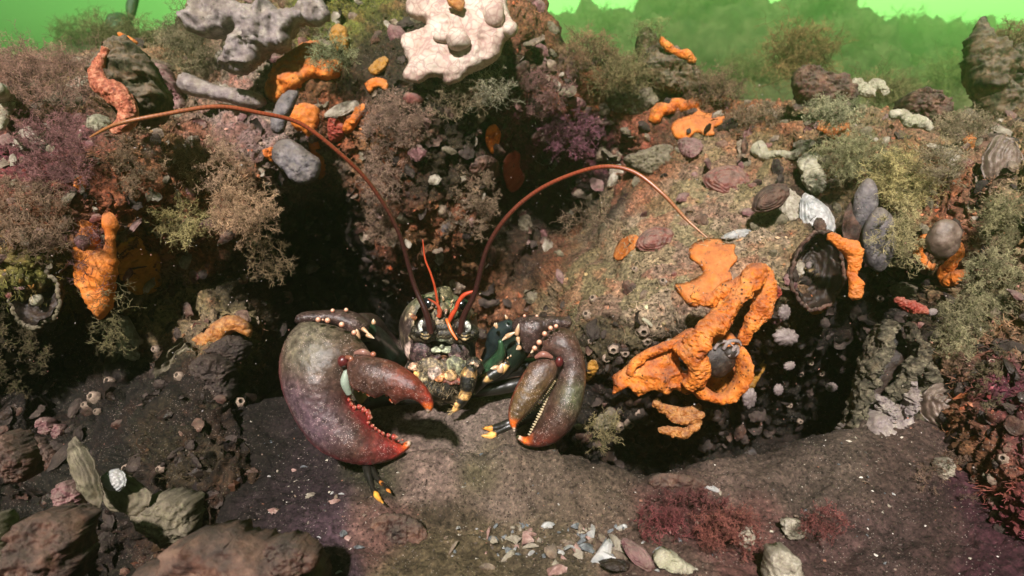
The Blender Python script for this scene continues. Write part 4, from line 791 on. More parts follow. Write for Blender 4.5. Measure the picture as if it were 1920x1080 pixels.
# ---- orange and other sponges: name, outline, offset from rock, thickness, material, label
SP = [
 ('orange_sponge', [(150,328),(162,338),(160,365),(157,395),(168,398),(182,420),(188,460),(194,468),(197,440),(190,415),(198,398),(212,402),(222,420),(216,450),(218,478),(222,492),(214,520),(210,570),(196,595),(178,592),(157,555),(141,523),(146,500),(137,450),(135,400),(136,360),(142,336)], .53, .014, m_orange_s, 'tall two-pronged orange sponge hanging on the left reef wall', .9),
 ('mustard_sponge', [(228,458),(245,445),(262,446),(273,470),(294,474),(299,500),(296,540),(270,553),(246,546),(232,520),(222,480)], .59, .016, m_mustard, 'dull mustard sponge in the shade right of the tall orange sponge', .9),
 ('orange_sponge', [(525,112),(558,94),(575,82),(600,80),(613,92),(632,100),(642,122),(634,146),(610,152),(590,147),(562,166),(536,186),(512,192),(498,172),(508,140)], .74, .018, m_orange, 'broad fuzzy orange sponge on the shelf left of the cream sponge', .9),
 ('orange_sponge', [(550,200),(568,194),(590,198),(600,208),(598,232),(592,252),(602,280),(612,320),(598,335),(586,300),(574,258),(556,245),(546,232),(545,216)], .72, .012, m_orange_s, 'bright orange sponge block right where the left antenna bends', .9),
 ('orange_sponge', [(617,224),(632,222),(645,238),(644,252),(632,266),(618,262)], .74, .010, m_red, 'small reddish orange sponge lump left of the curved one', .9),
 ('orange_sponge', [(684,195),(688,206),(676,222),(668,236),(656,250),(644,248),(646,232),(658,220),(668,202)], .74, .009, m_orange_s, 'short curved orange sponge finger left of the brown bushy weed', .9),
 ('orange_sponge', [(492,283),(505,277),(518,280),(524,294),(514,303),(500,298)], .70, .006, m_orange, 'tiny orange sponge under the arch of the left antenna', .9),
 ('orange_sponge', [(684,160),(692,150),(706,146),(720,148),(728,158),(724,170),(708,165),(694,174)], .74, .008, m_orange_s, 'small arched orange sponge below left of the cream sponge', .9),
 ('orange_sponge', [(692,128),(704,114),(720,107),(729,114),(722,130),(706,140),(696,138)], .75, .007, m_mustard, 'dull orange sponge patch above the small arched one', .9),
 ('mustard_sponge', [(618,62),(632,48),(648,52),(654,75),(650,98),(636,108),(624,94)], .76, .010, m_mustard, 'mustard sponge column behind the broad fuzzy orange sponge', .9),
 ('orange_sponge', [(916,238),(930,234),(938,252),(934,276),(924,288),(914,276),(910,256)], .80, .010, m_orange, 'narrow orange sponge in the dark cleft below the cream sponge', .9),
 ('brown_sponge', [(890,300),(915,292),(935,305),(932,330),(915,345),(892,335),(880,318)], .84, .014, m_stone, 'brown crusty sponge under the narrow orange one in the cleft', .9),
 ('red_sponge', [(950,292),(966,282),(976,292),(974,312),(984,330),(976,350),(960,360),(948,344),(942,314)], .86, .012, m_red, 'dark red sponge in the purple hollow above the right antenna', .9),
 ('pink_crust', [(996,256),(1016,240),(1036,236),(1034,248),(1012,260),(998,264)], .88, .006, m_coral, 'pink crust sliver high in the dark hollow', .8),
 ('orange_sponge', [(1258,238),(1272,222),(1298,212),(1308,192),(1314,206),(1328,212),(1345,207),(1358,218),(1350,234),(1338,240),(1340,252),(1322,254),(1306,249),(1288,262),(1266,258)], .80, .007, m_orange_s, 'flat bright orange sponge patch on the upper right slope', .8),
 ('orange_sponge', [(1150,482),(1156,460),(1168,446),(1194,440),(1196,458),(1180,474),(1162,488)], .69, .007, m_orange_s, 'small smooth orange sponge on the silty mound, left of a rough red shell', .8),
 ('orange_sponge', [(1292,466),(1312,450),(1345,447),(1362,456),(1378,457),(1377,472),(1382,488),(1370,504),(1374,524),(1352,536),(1338,560),(1312,574),(1290,570),(1264,535),(1284,530),(1300,523),(1318,512),(1310,496),(1294,484)], .655, .0075, m_orange_s, 'wide flat orange sponge sheet spreading over the silty mound', .7),
 ('orange_sponge', [(1504,562),(1514,552),(1530,552),(1542,544),(1553,556),(1547,576),(1528,588),(1512,580)], .63, .010, m_orange, 'round orange sponge lump at the foot of the dark open oyster', .9),
 ('orange_sponge', [(1530,228),(1546,221),(1566,236),(1586,225),(1593,240),(1588,258),(1566,262),(1544,248),(1532,242)], .72, .009, m_orange, 'orange sponge lump on the pale green weed of the right crest', .9),
 ('orange_sponge', [(1806,252),(1818,243),(1829,253),(1826,270),(1818,286),(1810,272)], .63, .007, m_orange_s, 'tiny orange sponge near the right edge beside a brown oval shell', .9),
 ('brown_sponge', [(364,634),(385,620),(408,600),(432,591),(455,597),(468,612),(470,634),(456,628),(440,622),(424,634),(414,655),(398,670),(384,660),(374,648)], .57, .014, m_bead, 'tan orange sponge folded over a ledge left of the crusher claw', .9),
 ('yellow_sponge', [(1098,694),(1106,676),(1118,676),(1122,692),(1110,710),(1100,714)], .62, .006, m_mustard, 'little yellow sponge peeping out right of the cutter claw', .9),
 ('red_sponge', [(1440,540),(1456,536),(1464,550),(1456,564),(1444,560)], .66, .006, m_red, 'tiny red sponge right of the branching orange sponge', .9),
 ('mustard_sponge', [(222,60),(250,72),(258,80),(246,84),(230,80)], .80, .006, m_orange, 'orange sponge tip poking up behind the dark pinnacle', .9),
 ('orange_sponge', [(1405,742),(1380,735),(1395,712),(1405,690),(1418,668),(1438,664),(1436,688),(1420,712)], .70, .008, m_mustard, 'dim orange flap behind the crab', .9),
 ('pink_crust', [(1048,100),(1062,96),(1078,118),(1086,150),(1074,172),(1058,150),(1046,125)], .90, .010, m_coral, 'pink coralline crust on the steep side of the central crest', .9),
 ('purple_crust', [(1272,264),(1292,258),(1312,264),(1314,284),(1296,298),(1278,288)], .79, .014, m_coral, 'purple knobbly coralline lump under the flat bright orange patch', .9),
 ('pink_crust', [(1064,190),(1085,182),(1100,196),(1090,206),(1070,200)], .90, .008, m_coral, 'small pink crust lump left of the beige ledge', .9),
]
for k, (nm, ol, d, T, m, lb, p_) in enumerate(SP): solid(nm, ol, (lambda T_: lambda x, y: smap(x, y) + T_ * .12)(T) if k not in (0, 24, 20) and ol[0][1] > 100 else snapd(ol, d, T), T, m, lb, 'sponge' if 'crust' not in nm else 'coralline crust', 56 if T > .009 else 44, ((T * .22, 50, 3), (T * .16, 130, 3, 'r'), (.0016, 280, 3)), p_, .42, 20 + k)
# the branching orange sponge over the mound's edge
rs = root('branching_orange_sponge', P(1320, 740, np.array(.68)), 'big branching orange sponge draped over the edge of the silty mound, holding a crab', 'sponge')
b = MB()
b.add(*tubep([(1432,500),(1408,525),(1378,565),(1350,598),(1322,622),(1306,652),(1300,690)], [12,21,18,22,20,24,12], [.640,.628,.618,.612,.608,.606,.612], 26, 110, .0042, 75, 3))
b.add(*tubep([(1268,648),(1288,660),(1304,668),(1310,700),(1290,722)], [10,17,20,19,12], [.615,.610,.608,.612,.62], 20, 60, .003, 80, 4))
b.build('branch', m_orange, rs)
b = MB(); b.add(*tubep([(1440,508),(1436,550),(1424,590),(1400,622),(1388,650)], [9,16,17,13,8], [.652,.648,.645,.648,.655], 20, 80, .003, 80, 5)); b.build('branch', m_orange, rs)
b = MB(); b.add(*tubep([(1300,556),(1335,560),(1362,548),(1395,526),(1430,506)], [10,14,15,14,12], [.640,.634,.632,.632,.640], 18, 70, .0028, 90, 6)); b.build('branch', m_orange, rs)
solid('lobe', [(1145,706),(1170,692),(1190,672),(1205,660),(1238,650),(1262,634),(1284,620),(1306,618),(1300,636),(1276,646),(1268,668),(1284,700),(1306,722),(1288,738),(1262,728),(1246,738),(1222,728),(1196,742),(1180,724),(1160,736),(1147,740),(1152,720)], lambda x, y: .645 - .00006 * (x - 1145), .013, m_orange, '', '', 105, ((.006, 45, 2, 'r'), (.0022, 110, 3), (.0016, 300, 3, 'w')), .9, .4, 61, parent=rs)
b = MB(); b.add(*tubep([(1180,700),(1205,668),(1240,652),(1280,640)], [7,8,8,7], [.632,.628,.624,.622], 14, 50, .002, 100, 7)); b.build('rim', m_orange, rs)
solid('lobe', [(1278,700),(1304,696),(1322,722),(1346,738),(1366,724),(1380,700),(1378,674),(1372,648),(1388,645),(1404,664),(1412,690),(1402,722),(1386,744),(1358,760),(1330,752),(1300,738)], lambda x, y: .632 - .018 * ((x - 1330) / 80) ** 2, .013, m_orange, '', '', 95, ((.004, 55, 3), (.0016, 140, 3), (.0016, 300, 3, 'w')), .9, .42, 62, parent=rs)
solid('cup_floor', [(1300,690),(1320,640),(1352,615),(1385,640),(1390,690),(1365,735),(1325,730)], .672, .006, m_orange, '', '', 45, ((.003, 55, 3),), .9, .4, 63, parent=rs)
bs_ = MB(); bs_.add(*tubep([(1228,752),(1246,766),(1270,772),(1296,770),(1312,762)], [6,9,9,10,6], .655, 14, 60, .0022, 160, 8)); bs_.add(*tubep([(1252,778),(1276,786),(1302,784),(1318,776)], [6,9,9,6], .652, 14, 50, .0022, 160, 9)); bs_.add(*tubep([(1306,782),(1300,800),(1280,812),(1250,806),(1236,802)], [9,9,10,8,4], .655, 14, 50, .0022, 160, 10))
tag(bs_.build('beaded_sponge', m_bead), 'knobbly golden sponge strands just below the branching orange sponge', 'sponge')
for pts, r, d, m, lb, bm in [
  ([(1228,226),(1236,208),(1256,204),(1268,196),(1288,200),(1306,190)], [10,13,11,13,12,11], .82, m_orange, 'short wavy orange sponge roll above the flat bright patch', .002),
  ([(1240,72),(1250,86),(1268,98),(1288,104),(1302,114)], [6,8,6,9,6], .93, m_orange, 'thin orange sponge along the tilted rock on the crest', .002),
  ([(1556,442),(1576,454),(1596,468),(1602,492),(1598,515),(1606,538),(1600,558)], [10,12,15,12,9,14,9], .618, m_orange_s, 'drooping orange sponge strand across the dark open oyster', .0022),
  ([(1738,442),(1724,456),(1724,478),(1738,496),(1750,500)], [8,8,9,9,6], .625, m_orange_s, 'orange sponge rim left of the brown sea squirt', .002),
  ([(1802,458),(1800,476),(1784,492),(1772,508),(1776,524),(1796,518),(1812,510)], [5,9,10,12,13,12,7], .622, m_orange_s, 'orange sponge curl below right of the brown sea squirt', .0025),
  ([(1420,278),(1436,290),(1458,288),(1482,292),(1500,286),(1512,270)], [15,10,7,8,9,6], .72, m_pale, 'pale greenish sponge finger bridging two rocks on the right slope', .002),
  ([(1594,172),(1606,158),(1618,168),(1632,178)], [9,11,10,9], .85, m_pale, 'pale knobbly sponge fingers on the right crest', .003),
  ([(1632,178),(1638,160),(1652,164),(1660,176)], [9,10,10,6], .85, m_pale, 'pale rounded sponge knobs right of the pale fingers', .003),
  ([(1670,214),(1690,214),(1706,226),(1728,228),(1744,242)], [6,8,11,12,6], .70, m_pale, 'long whitish sponge ridge on the right crest', .002),
  ([(1525,292),(1518,306),(1522,326),(1530,346),(1535,360)], [14,20,19,16,7], .69, m_pale, 'hanging white lumpy sponge on the right slope', .003),
  ([(200,92),(190,115),(184,140),(192,160),(212,172),(230,188),(240,208),(232,230),(212,244)], [7,10,13,16,19,20,18,17,10], .565, m_granular, 'granular salmon pink sponge winding down the dark pinnacle', .0022),
  ([(-6,168),(8,178),(14,198),(8,215),(0,240)], [12,16,12,8,6], .58, m_pale, 'white tube sponge cut by the left edge of the picture', .002),
  ([(170,236),(186,232),(204,232)], [13,17,11], .56, m_pale, 'small white ball of sponge beside the granular pink sponge', .0015),
  ([(1205,598),(1215,604),(1222,612)], [3,4,3], .66, m_pale, 'tiny pale worm tube under the mound edge', .0005)]:
    if m in (m_orange, m_orange_s) or 'white' in lb or 'pale' in lb:
        q_ = [float(smap(x, y)) for x, y in pts]; q_ = [v if y > topline(x) + 6 and v < 3 and x > 0 else d for v, (x, y) in zip(q_, pts)]; d = [v - pxr(r_i, v) * .35 for v, r_i in zip(q_, r)] if 'dark open oyster' not in lb else d
    V, F = tubep(pts, r, d, 20, 90, bm, 90, hash(lb) % 97 if False else len(lb)); b = MB(); b.add(V, F)
    nm = 'granular_sponge' if m is m_granular else 'pale_sponge' if m is m_pale else 'orange_sponge'
    tag(b.build(nm, m), lb, 'sponge')
# grey lobed sponge, upper left
solid('grey_sponge', [(346,36),(368,8),(400,-6),(440,2),(470,14),(500,6),(520,20),(545,24),(566,4),(590,-6),(614,16),(612,38),(590,50),(566,46),(545,58),(540,80),(520,92),(498,96),(484,112),(478,132),(456,138),(430,132),(418,118),(422,96),(440,76),(452,58),(428,66),(398,70),(366,62)], lambda x, y: .775 + 0 * x, .024, m_grey, 'big grey lilac lobed sponge with folded rim at the upper left', 'sponge', 90, ((.007, 40, 2, 'r'), (.005, 85, 3, 'r'), (.0018, 260, 3)), .8, .42, 71)
solid('grey_sponge', [(336,148),(352,138),(380,150),(410,160),(450,166),(490,178),(498,196),(470,204),(430,194),(390,186),(360,180),(334,168)], lambda x, y: .82 + 0 * x, .014, m_grey, 'low grey sponge shelf below the big grey lobed one', 'sponge', 60, ((.005, 40, 3), (.001, 200, 3)), .8, .45, 72)
solid('sea_squirt_crust', [(520,268),(545,262),(560,272),(582,285),(600,300),(598,330),(575,345),(548,340),(530,320),(512,300)], lambda x, y: .745 + 0 * x, .014, m_greypimple, 'grey pimpled sea squirt crust under the left antenna bend', 'sea squirt', 55, ((.004, 50, 3), (.0012, 200, 2)), .8, .45, 73)
solid('sea_squirt_crust', [(520,190),(540,170),(560,172),(552,200),(540,225),(530,250),(512,248),(508,225)], lambda x, y: .76 + 0 * x, .010, m_greypimple, 'lilac grey speckled crust left of the bright orange sponge block', 'sea squirt', 45, ((.003, 50, 3), (.001, 200, 2)), .8, .45, 74)

# ---- rocks: pinnacles and boulders
RK = [
 ('rock_pinnacle', [(206,92),(226,82),(246,84),(262,104),(280,120),(298,150),(302,190),(296,225),(268,240),(240,230),(216,200),(200,165),(194,125)], .60, .022, m_weedrock, 'dark rock pinnacle draped with the granular pink sponge', 'rock'),
 ('rock', [(284,128),(300,122),(318,134),(330,160),(348,196),(336,216),(316,205),(302,180),(292,150)], .64, .014, m_coral, 'pinkish rock flake leaning behind the dark pinnacle', 'rock'),
 ('rock_pinnacle', [(1828,50),(1842,40),(1852,60),(1854,80),(1874,92),(1886,125),(1896,165),(1904,205),(1880,222),(1850,214),(1836,180),(1826,140),(1820,100)], .92, .025, m_weedrock, 'craggy dark rock pinnacle rising at the right edge', 'rock'),
 ('rock', [(1880,110),(1910,90),(1945,100),(1960,150),(1960,215),(1910,220),(1892,170)], .95, .03, m_weedrock, 'weedy rock hump behind the craggy pinnacle', 'rock'),
 ('tilted_rock', [(1194,72),(1210,62),(1226,72),(1246,92),(1276,108),(1302,126),(1318,150),(1322,178),(1280,176),(1240,168),(1212,150),(1198,112)], .96, .022, m_weedrock, 'tilted dark rock with orange trim and a small bush on the crest', 'rock'),
 ('boulder', [(28,1010),(45,985),(80,968),(120,965),(150,985),(152,1030),(150,1090),(100,1110),(30,1110),(14,1060)], .40, .022, m_stone, 'reddish brown boulder in the bottom left corner', 'boulder'),
 ('boulder', [(272,1062),(310,1045),(340,1015),(362,1010),(385,1004),(420,1000),(470,1012),(510,1024),(545,1010),(580,1030),(600,1060),(605,1110),(440,1130),(270,1110)], .395, .020, m_stone, 'large folded brown boulder at the bottom edge left of centre', 'boulder'),
 ('boulder', [(505,1018),(535,1008),(565,1018),(592,1040),(585,1062),(550,1066),(520,1050)], .372, .010, m_stone, 'rust brown knob on the folded boulder at the bottom', 'boulder'),
 ('stone', [(366,690),(380,672),(405,668),(425,682),(436,715),(430,745),(400,752),(376,735)], .60, .016, m_stoned, 'dark egg shaped stone under the ledge left of the claw', 'stone'),
 ('stone', [(372,664),(385,655),(410,640),(440,632),(462,645),(455,672),(425,680),(395,672)], .61, .012, m_stoned, 'flat dark stone on top of the egg shaped one', 'stone'),
 ('stone', [(8,840),(20,812),(45,830),(62,855),(60,890),(35,895),(12,880)], .46, .012, m_stone, 'rusty pink stone by the left edge', 'stone'),
 ('stone', [(48,835),(65,820),(85,830),(108,860),(104,885),(80,880),(60,865)], .45, .010, m_stone, 'orange tinged stone right of the rusty pink one', 'stone'),
 ('stone', [(72,792),(85,785),(98,795),(95,812),(78,808)], .50, .006, m_coral, 'small pink pebble on the dark left slope, left one of a pair', 'stone'),
 ('stone', [(98,800),(110,795),(120,806),(114,820),(100,818)], .50, .006, m_coral, 'small pink pebble on the dark left slope, right one of a pair', 'stone'),
 ('stone', [(118,910),(135,900),(152,915),(155,945),(138,960),(120,945)], .47, .010, m_coral, 'dull purple lump beside the long mussel', 'stone'),
 ('stone', [(270,950),(290,935),(330,930),(365,945),(370,985),(355,1010),(310,1010),(280,990)], .50, .016, m_silty, 'brown silt dusted boulder above the dark gap', 'boulder'),
 ('stone', [(-20,1000),(5,960),(20,985),(24,1040),(14,1100),(-20,1100)], .38, .012, m_silty, 'olive stone cut by the lower left corner', 'stone'),
 ('ledge_rock', [(1140,178),(1160,166),(1200,158),(1240,172),(1256,190),(1222,200),(1205,225),(1178,215),(1150,205)], .93, .018, m_silty, 'beige crusty ledge on the crest right of the cleft', 'rock'),
 ('ledge_rock', [(1170,296),(1200,285),(1235,276),(1262,272),(1268,300),(1250,322),(1212,326),(1180,312)], .80, .016, m_silty, 'silty ledge rock jutting over the dark hollow', 'rock'),
 ('stone', [(1438,1046),(1452,1028),(1476,1032),(1492,1055),(1500,1095),(1440,1100)], .405, .010, m_shellpale, 'yellowish knobbly stone at the bottom edge', 'stone'),
 ('crest_rock', [(1484,150),(1496,128),(1520,121),(1540,132),(1556,142),(1578,140),(1592,160),(1596,184),(1560,196),(1510,190),(1488,172)], .84, .018, m_stone, 'rust brown rock with a white patch on the right crest', 'rock'),
 ('crest_rock', [(1694,212),(1698,186),(1722,174),(1752,180),(1772,200),(1776,222),(1748,232),(1708,230)], .84, .020, m_stone, 'rounded rock with an orange stripe on the right crest', 'rock'),
 ('mound', [(1580,860),(1600,800),(1632,770),(1680,760),(1700,790),(1690,835),(1660,865),(1620,872),(1600,880)], .575, .018, m_grey, 'grey lumpy rock under the gaping oyster', 'rock'),
 ('stone', [(1582,858),(1596,850),(1612,852),(1614,872),(1602,884),(1590,876)], .535, .006, m_stone, 'small rust brown pebble below the grey lumpy rock', 'stone'),
 ('stone', [(1760,870),(1775,860),(1782,880),(1774,900),(1758,895)], .51, .006, m_shellpale, 'small whitish stone on the lower right slope', 'stone'),
 ('stone', [(1466,978),(1480,972),(1496,976),(1508,990),(1500,1006),(1482,1010),(1470,998)], .455, .003, m_shellpale, 'flat cream stone lying on the silt at lower right', 'stone'),
 ('stone', [(1226,1042),(1240,1030),(1262,1036),(1280,1050),(1300,1065),(1286,1072),(1258,1066),(1236,1058)], .415, .004, m_pale, 'white knobbly coral rubble near the bottom edge', 'rubble'),
 ('stone', [(1386,1000),(1398,985),(1410,1000),(1405,1025),(1392,1028)], .44, .005, m_shellpale, 'cream coloured rubble piece among maroon weed', 'rubble'),
 ('stone', [(1218,900),(1240,888),(1290,892),(1330,905),(1325,925),(1280,930),(1230,918)], .50, .003, m_stone, 'reddish brown low stone behind the maroon weed', 'stone'),
 ('stone', [(700,980),(720,965),(760,968),(790,985),(800,1010),(770,1040),(730,1050),(705,1020)], .455, .004, m_stone, 'low reddish brown stone in the silt at bottom centre', 'stone'),
]
for k, (nm, ol, d, T, m, lb, ct_) in enumerate(RK): solid(nm, ol, snapd(ol, d, T) if ol[0][1] < 840 and ol[0][0] > 0 and nm != 'rock_pinnacle' else d, T, m, lb, ct_, 80, ((T * .45, 34, 3, 'r'), (T * .28, 90, 4), (.0022, 230, 3, 'r')), 1.0, .34, 120 + k)

# ---- shells
def shell(cx, cy, L, W, rot, d, H, m, seed=0, concave=False, tilt=(0, 0), ribs=10, wob=.10, minner=None, lip=.0008):
    """domed bivalve valve: hinge at one end, growth rings, scalloped margin; px sizes at distance d"""
    n, mth = (26, 56) if L > 44 else (11, 26); r = np.linspace(0, 1, n)[:, None]; th = np.linspace(0, 2 * math.pi, mth, endpoint=False)[None]
    rr = 1 + .0 * th; q = np.stack([np.cos(th) * 3, np.sin(th) * 3, 0 * th + seed * 3.1], -1); wobn = 1 + wob * fbm(q, 1.0, 3, seed)
    x = (L / 2) * r * np.cos(th) * wobn - L * .18 * (1 - r); y = (W / 2) * r * np.sin(th) * wobn * (1 - .25 * np.clip(-np.cos(th), 0, 1))
    s = d / FPX; z = H * (1 - r ** 2.2) ** .75; z = z + H * .10 * np.sin(r * ribs * 3.3 + 2 * vnoise(q * .7, 1, seed + 3)) * r + H * .22 * vnoise(np.stack([np.cos(th) * 5 * r, np.sin(th) * 5 * r, 0 * th * r + seed], -1), 1, seed + 5) * r
    if concave: z = -z
    cr, sr = math.cos(rot), math.sin(rot); X = (x * cr - y * sr) * s; Y = (x * sr + y * cr) * s
    zz = z + X * tilt[0] + Y * tilt[1]
    base = P(cx, cy, np.array(d)); G1 = base + X[..., None] * RT - Y[..., None] * UP - zz[..., None] * FW; G2 = G1 + FW * (lip * (1.6 - r[..., None] * .8)) 
    V = np.concatenate([G1.reshape(-1, 3), G2.reshape(-1, 3)]); F = gridF(n, mth, True); N = n * mth; k = np.arange(mth); k2 = (k + 1) % mth
    rim = np.stack([(n - 1) * mth + k, N + (n - 1) * mth + k, N + (n - 1) * mth + k2, (n - 1) * mth + k2], 1)
    return V, np.concatenate([F, F[:, ::-1] + N, rim])
SH = [  # cx cy L W rot d H mat label name concave tilt
 (1365,340,92,66,.1,.77,.012,m_shellred,'smooth red brown cockle shell high on the silty mound','shell',0,(0,.3)),
 (1228,450,76,50,-.35,.705,.011,m_shellred,'rough dark red shell beside the small smooth orange sponge','shell',0,(0,.2)),
 (1444,372,80,46,-.6,.715,.011,m_stone,'brown mussel shell pointing up to the right, left of two upright oysters','mussel',0,(.2,.3)),
 (1486,402,104,50,1.35,.685,.008,m_shellpale,'upright oyster with a white frilled edge','oyster',0,(.5,0)),
 (1532,410,100,56,1.15,.695,.007,m_pearl,'pale bluish upright oyster valve behind the frilled one','oyster',0,(.2,0)),
 (1382,440,60,18,-.2,.70,.005,m_pearl,'thin pearly shell sliver at the tip of the right antenna','shell',0,(0,0)),
 (1880,312,118,78,1.5,.615,.013,m_squirt,'brown oval sea shell with a pink rim near the right edge','shell',0,(0,0)),
 (162,886,140,46,1.15,.455,.010,m_silty,'long olive mussel leaning on the lower left slope','mussel',0,(.2,0)),
 (214,900,46,44,.3,.468,.005,m_pearl,'round silvery white shell on the lower left slope','shell',0,(0,0)),
 (230,925,110,62,.5,.485,.008,m_silty,'flat brown oyster carrying the round silvery shell','oyster',0,(0,.2)),
 (240,650,60,36,.9,.60,.007,m_shellpale,'yellowish frilled oyster in the left shade','oyster',0,(0,.3)),
 (232,690,95,80,1.2,.60,.016,m_silty,'yellow rimmed empty oyster cup in the left shade','oyster',1,(0,0)),
 (330,690,110,80,1.9,.60,.014,m_silty,'broad hollow oyster leaning left of the egg shaped stone','oyster',1,(0,0)),
 (240,615,80,24,1.1,.58,.005,m_shellpale,'narrow pale oyster edge below the mustard sponge','oyster',0,(0,0)),
 (58,262,90,60,-.5,.57,.010,m_shellpale,'cream frilled oyster among purple weed at far left','oyster',0,(.2,.2)),
 (110,180,120,46,.15,.60,.007,m_silty,'olive silt covered oyster shelf at upper left','oyster',0,(0,.6)),
 (1710,552,84,46,.25,.585,.012,m_silty,'domed silty shell with a red sponge band above the gaping oyster','shell',0,(0,.3)),
 (1195,1040,72,34,.7,.42,.005,m_coral,'pink triangular shell standing in the debris','shell',0,(.3,.3)),
 (1152,1058,60,18,.1,.415,.006,m_darkin,'black mussel half buried at the bottom centre right','mussel',0,(0,.4)),
 (1325,912,56,12,.35,.50,.003,m_pearl,'thin white curved shell edge on the silt in front of the hollow','shell',0,(0,0)),
 (851,912,22,14,.3,.507,.002,m_pearl,'single white shell chip alone on the silt below the lobster','shell',0,(0,0)),
 (1770,760,90,90,.5,.575,.014,m_squirt,'round brown shell in the shade right of the gaping oyster','shell',0,(0,0)),
 (1790,300,120,26,.55,.645,.005,m_shellpale,'narrow whitish oyster edge slanting on the right crest','oyster',0,(0,0)),
 (1845,215,110,46,-.2,.70,.008,m_silty,'silty pink oyster lying on the right crest','oyster',0,(0,.5)),
 (1128,780,56,60,1.5,.60,.008,m_silty,'thin silty shell under the mound behind the cutter claw','shell',0,(0,0)),
 (640,205,70,26,-.4,.74,.004,m_shellpale,'pale shell piece between two orange sponges','shell',0,(0,.3)),
 (1600,420,40,110,.1,.68,.010,m_stone,'dark brown mussel hanging right of the pale oysters','mussel',0,(0,0)),
]
for k, (cx, cy, L_, W_, rot, d, H, m, lb, nm, cc, tl) in enumerate(SH):
    if cy < 840 and nm != 'mussel':
        try: d = surf(cx, cy) - .1 * H
        except Exception: pass
    V, F = shell(cx, cy, L_, W_, rot, d, H, m, 11 + k, bool(cc), tl, 9, .16 if nm == 'oyster' else .06)
    V = V + (fbm(V, 130, 3, k) * .0012)[:, None] * -FW
    tag(mesh(nm, V, F, m), lb, nm)
# open oysters with dark insides
def open_oyster(cx, cy, L, W, rot, d, depth, label, mo_, seed, items=()):
    rt = root('open_oyster', P(cx, cy, np.array(d)), label, 'oyster')
    V, F = shell(cx, cy, L, W, rot, d, depth, mo_, seed, True, (0, 0), 9, .15); V = V + FW * 0.001; mesh('shell_valve', V, F, mo_, rt)
    V, F = shell(cx, cy, L * .93, W * .93, rot, d - .0008, depth * .93, m_darkin, seed, True, (0, 0), 9, .15); mesh('shell_inside', V, F, m_darkin, rt)
    n = 90; th = np.linspace(0, 2 * math.pi, n, endpoint=False); q = np.stack([np.cos(th) * 3, np.sin(th) * 3, 0 * th + seed * 3.1], -1); wn = 1 + .15 * fbm(q, 1., 3, seed); s = d / FPX
    x = L / 2 * np.cos(th) * wn; y = W / 2 * np.sin(th) * wn * (1 - .25 * np.clip(-np.cos(th), 0, 1)); X = (x * math.cos(rot) - y * math.sin(rot)) * s; Y = (x * math.sin(rot) + y * math.cos(rot)) * s
    C_ = P(cx, cy, np.array(d)) + X[:, None] * RT - Y[:, None] * UP + (fbm(q, 2, 3, 4) * .002)[:, None] * FW
    V, F = tube(np.concatenate([C_, C_[:1]]), [.0012 + .0012 * abs(math.sin(i * 1.3)) for i in range(n + 1)], 8, 260, bump=.0012, sc=260, upv=tuple(-FW)); mesh('shell_rim', V, F, mo_, rt)
    for it in items: mesh(it[0], *ball(P(it[1], it[2], np.array(d + .004)), it[3], 10, bump=.0008, sc=200), it[4], rt)
    return rt
open_oyster(64, 552, 118, 92, 1.52, .585, .020, 'open oyster cup with a pale rim and a white pearl-like ball, far left', m_silty, 5, [('squirt_ball', 68, 562, .0055, m_pale)])
open_oyster(1535, 505, 150, 96, 1.75, .665, .030, 'large dark open oyster under the pale upright ones', m_stone, 6, [('snail', 1518, 498, .004, m_anem)])
# gaping oyster with folded frills (1670, 700)
go = root('gaping_oyster', P(1660, 800, np.array(.57)), 'tall gaping oyster with frilled grey green lips and a dark slot', 'oyster')
for pts, r, nm in [([(1666,606),(1655,630),(1650,660),(1632,690),(1622,725),(1612,760),(1600,800)], [14,16,17,18,18,16,10], 'lip'), ([(1700,608),(1712,640),(1722,664),(1706,690),(1690,715),(1672,735),(1655,760)], [10,13,16,15,14,12,8], 'lip'), ([(1645,612),(1630,650),(1615,700),(1600,750),(1588,800)], [10,14,14,12,8], 'outer_fold'), ([(1722,664),(1736,700),(1738,730),(1720,755),(1700,790),(1668,815)], [12,15,18,20,20,14], 'outer_fold'), ([(1640,745),(1655,765),(1660,790),(1650,800)], [9,12,10,5], 'fold'), ([(1700,715),(1706,735),(1698,760),(1688,780)], [8,10,12,8], 'fold')]:
    V, F = tubep(pts, [q * .72 for q in r], .57 if nm == 'lip' else .585 if nm == 'outer_fold' else .565, 20, 110, .0042, 130, len(pts) + r[0], flat=2.0); V = V + (fbm(V, 70, 3, r[0], .6, True) * .004)[:, None] * RT; mesh(nm, V, F, m_weedsh if nm != 'fold' else m_grey, go)
solid('shell_inside', [(1668,610),(1698,612),(1706,650),(1695,690),(1670,720),(1650,750),(1630,740),(1640,700),(1656,660)], .592, .004, m_darkin, '', '', 36, parent=go)
solid('shell_inside', [(1670,730),(1700,700),(1715,730),(1705,770),(1680,800),(1650,800),(1640,770)], .590, .006, m_stoned, '', '', 36, parent=go)
bb = MB(); bb.add(*tubep([(1680,562),(1700,570),(1722,578),(1738,586)], [7,10,9,7], .568, 14, 50, .0024, 160, 3)); tag(bb.build('red_sponge', m_red), 'red sponge band on the domed silty shell', 'sponge')
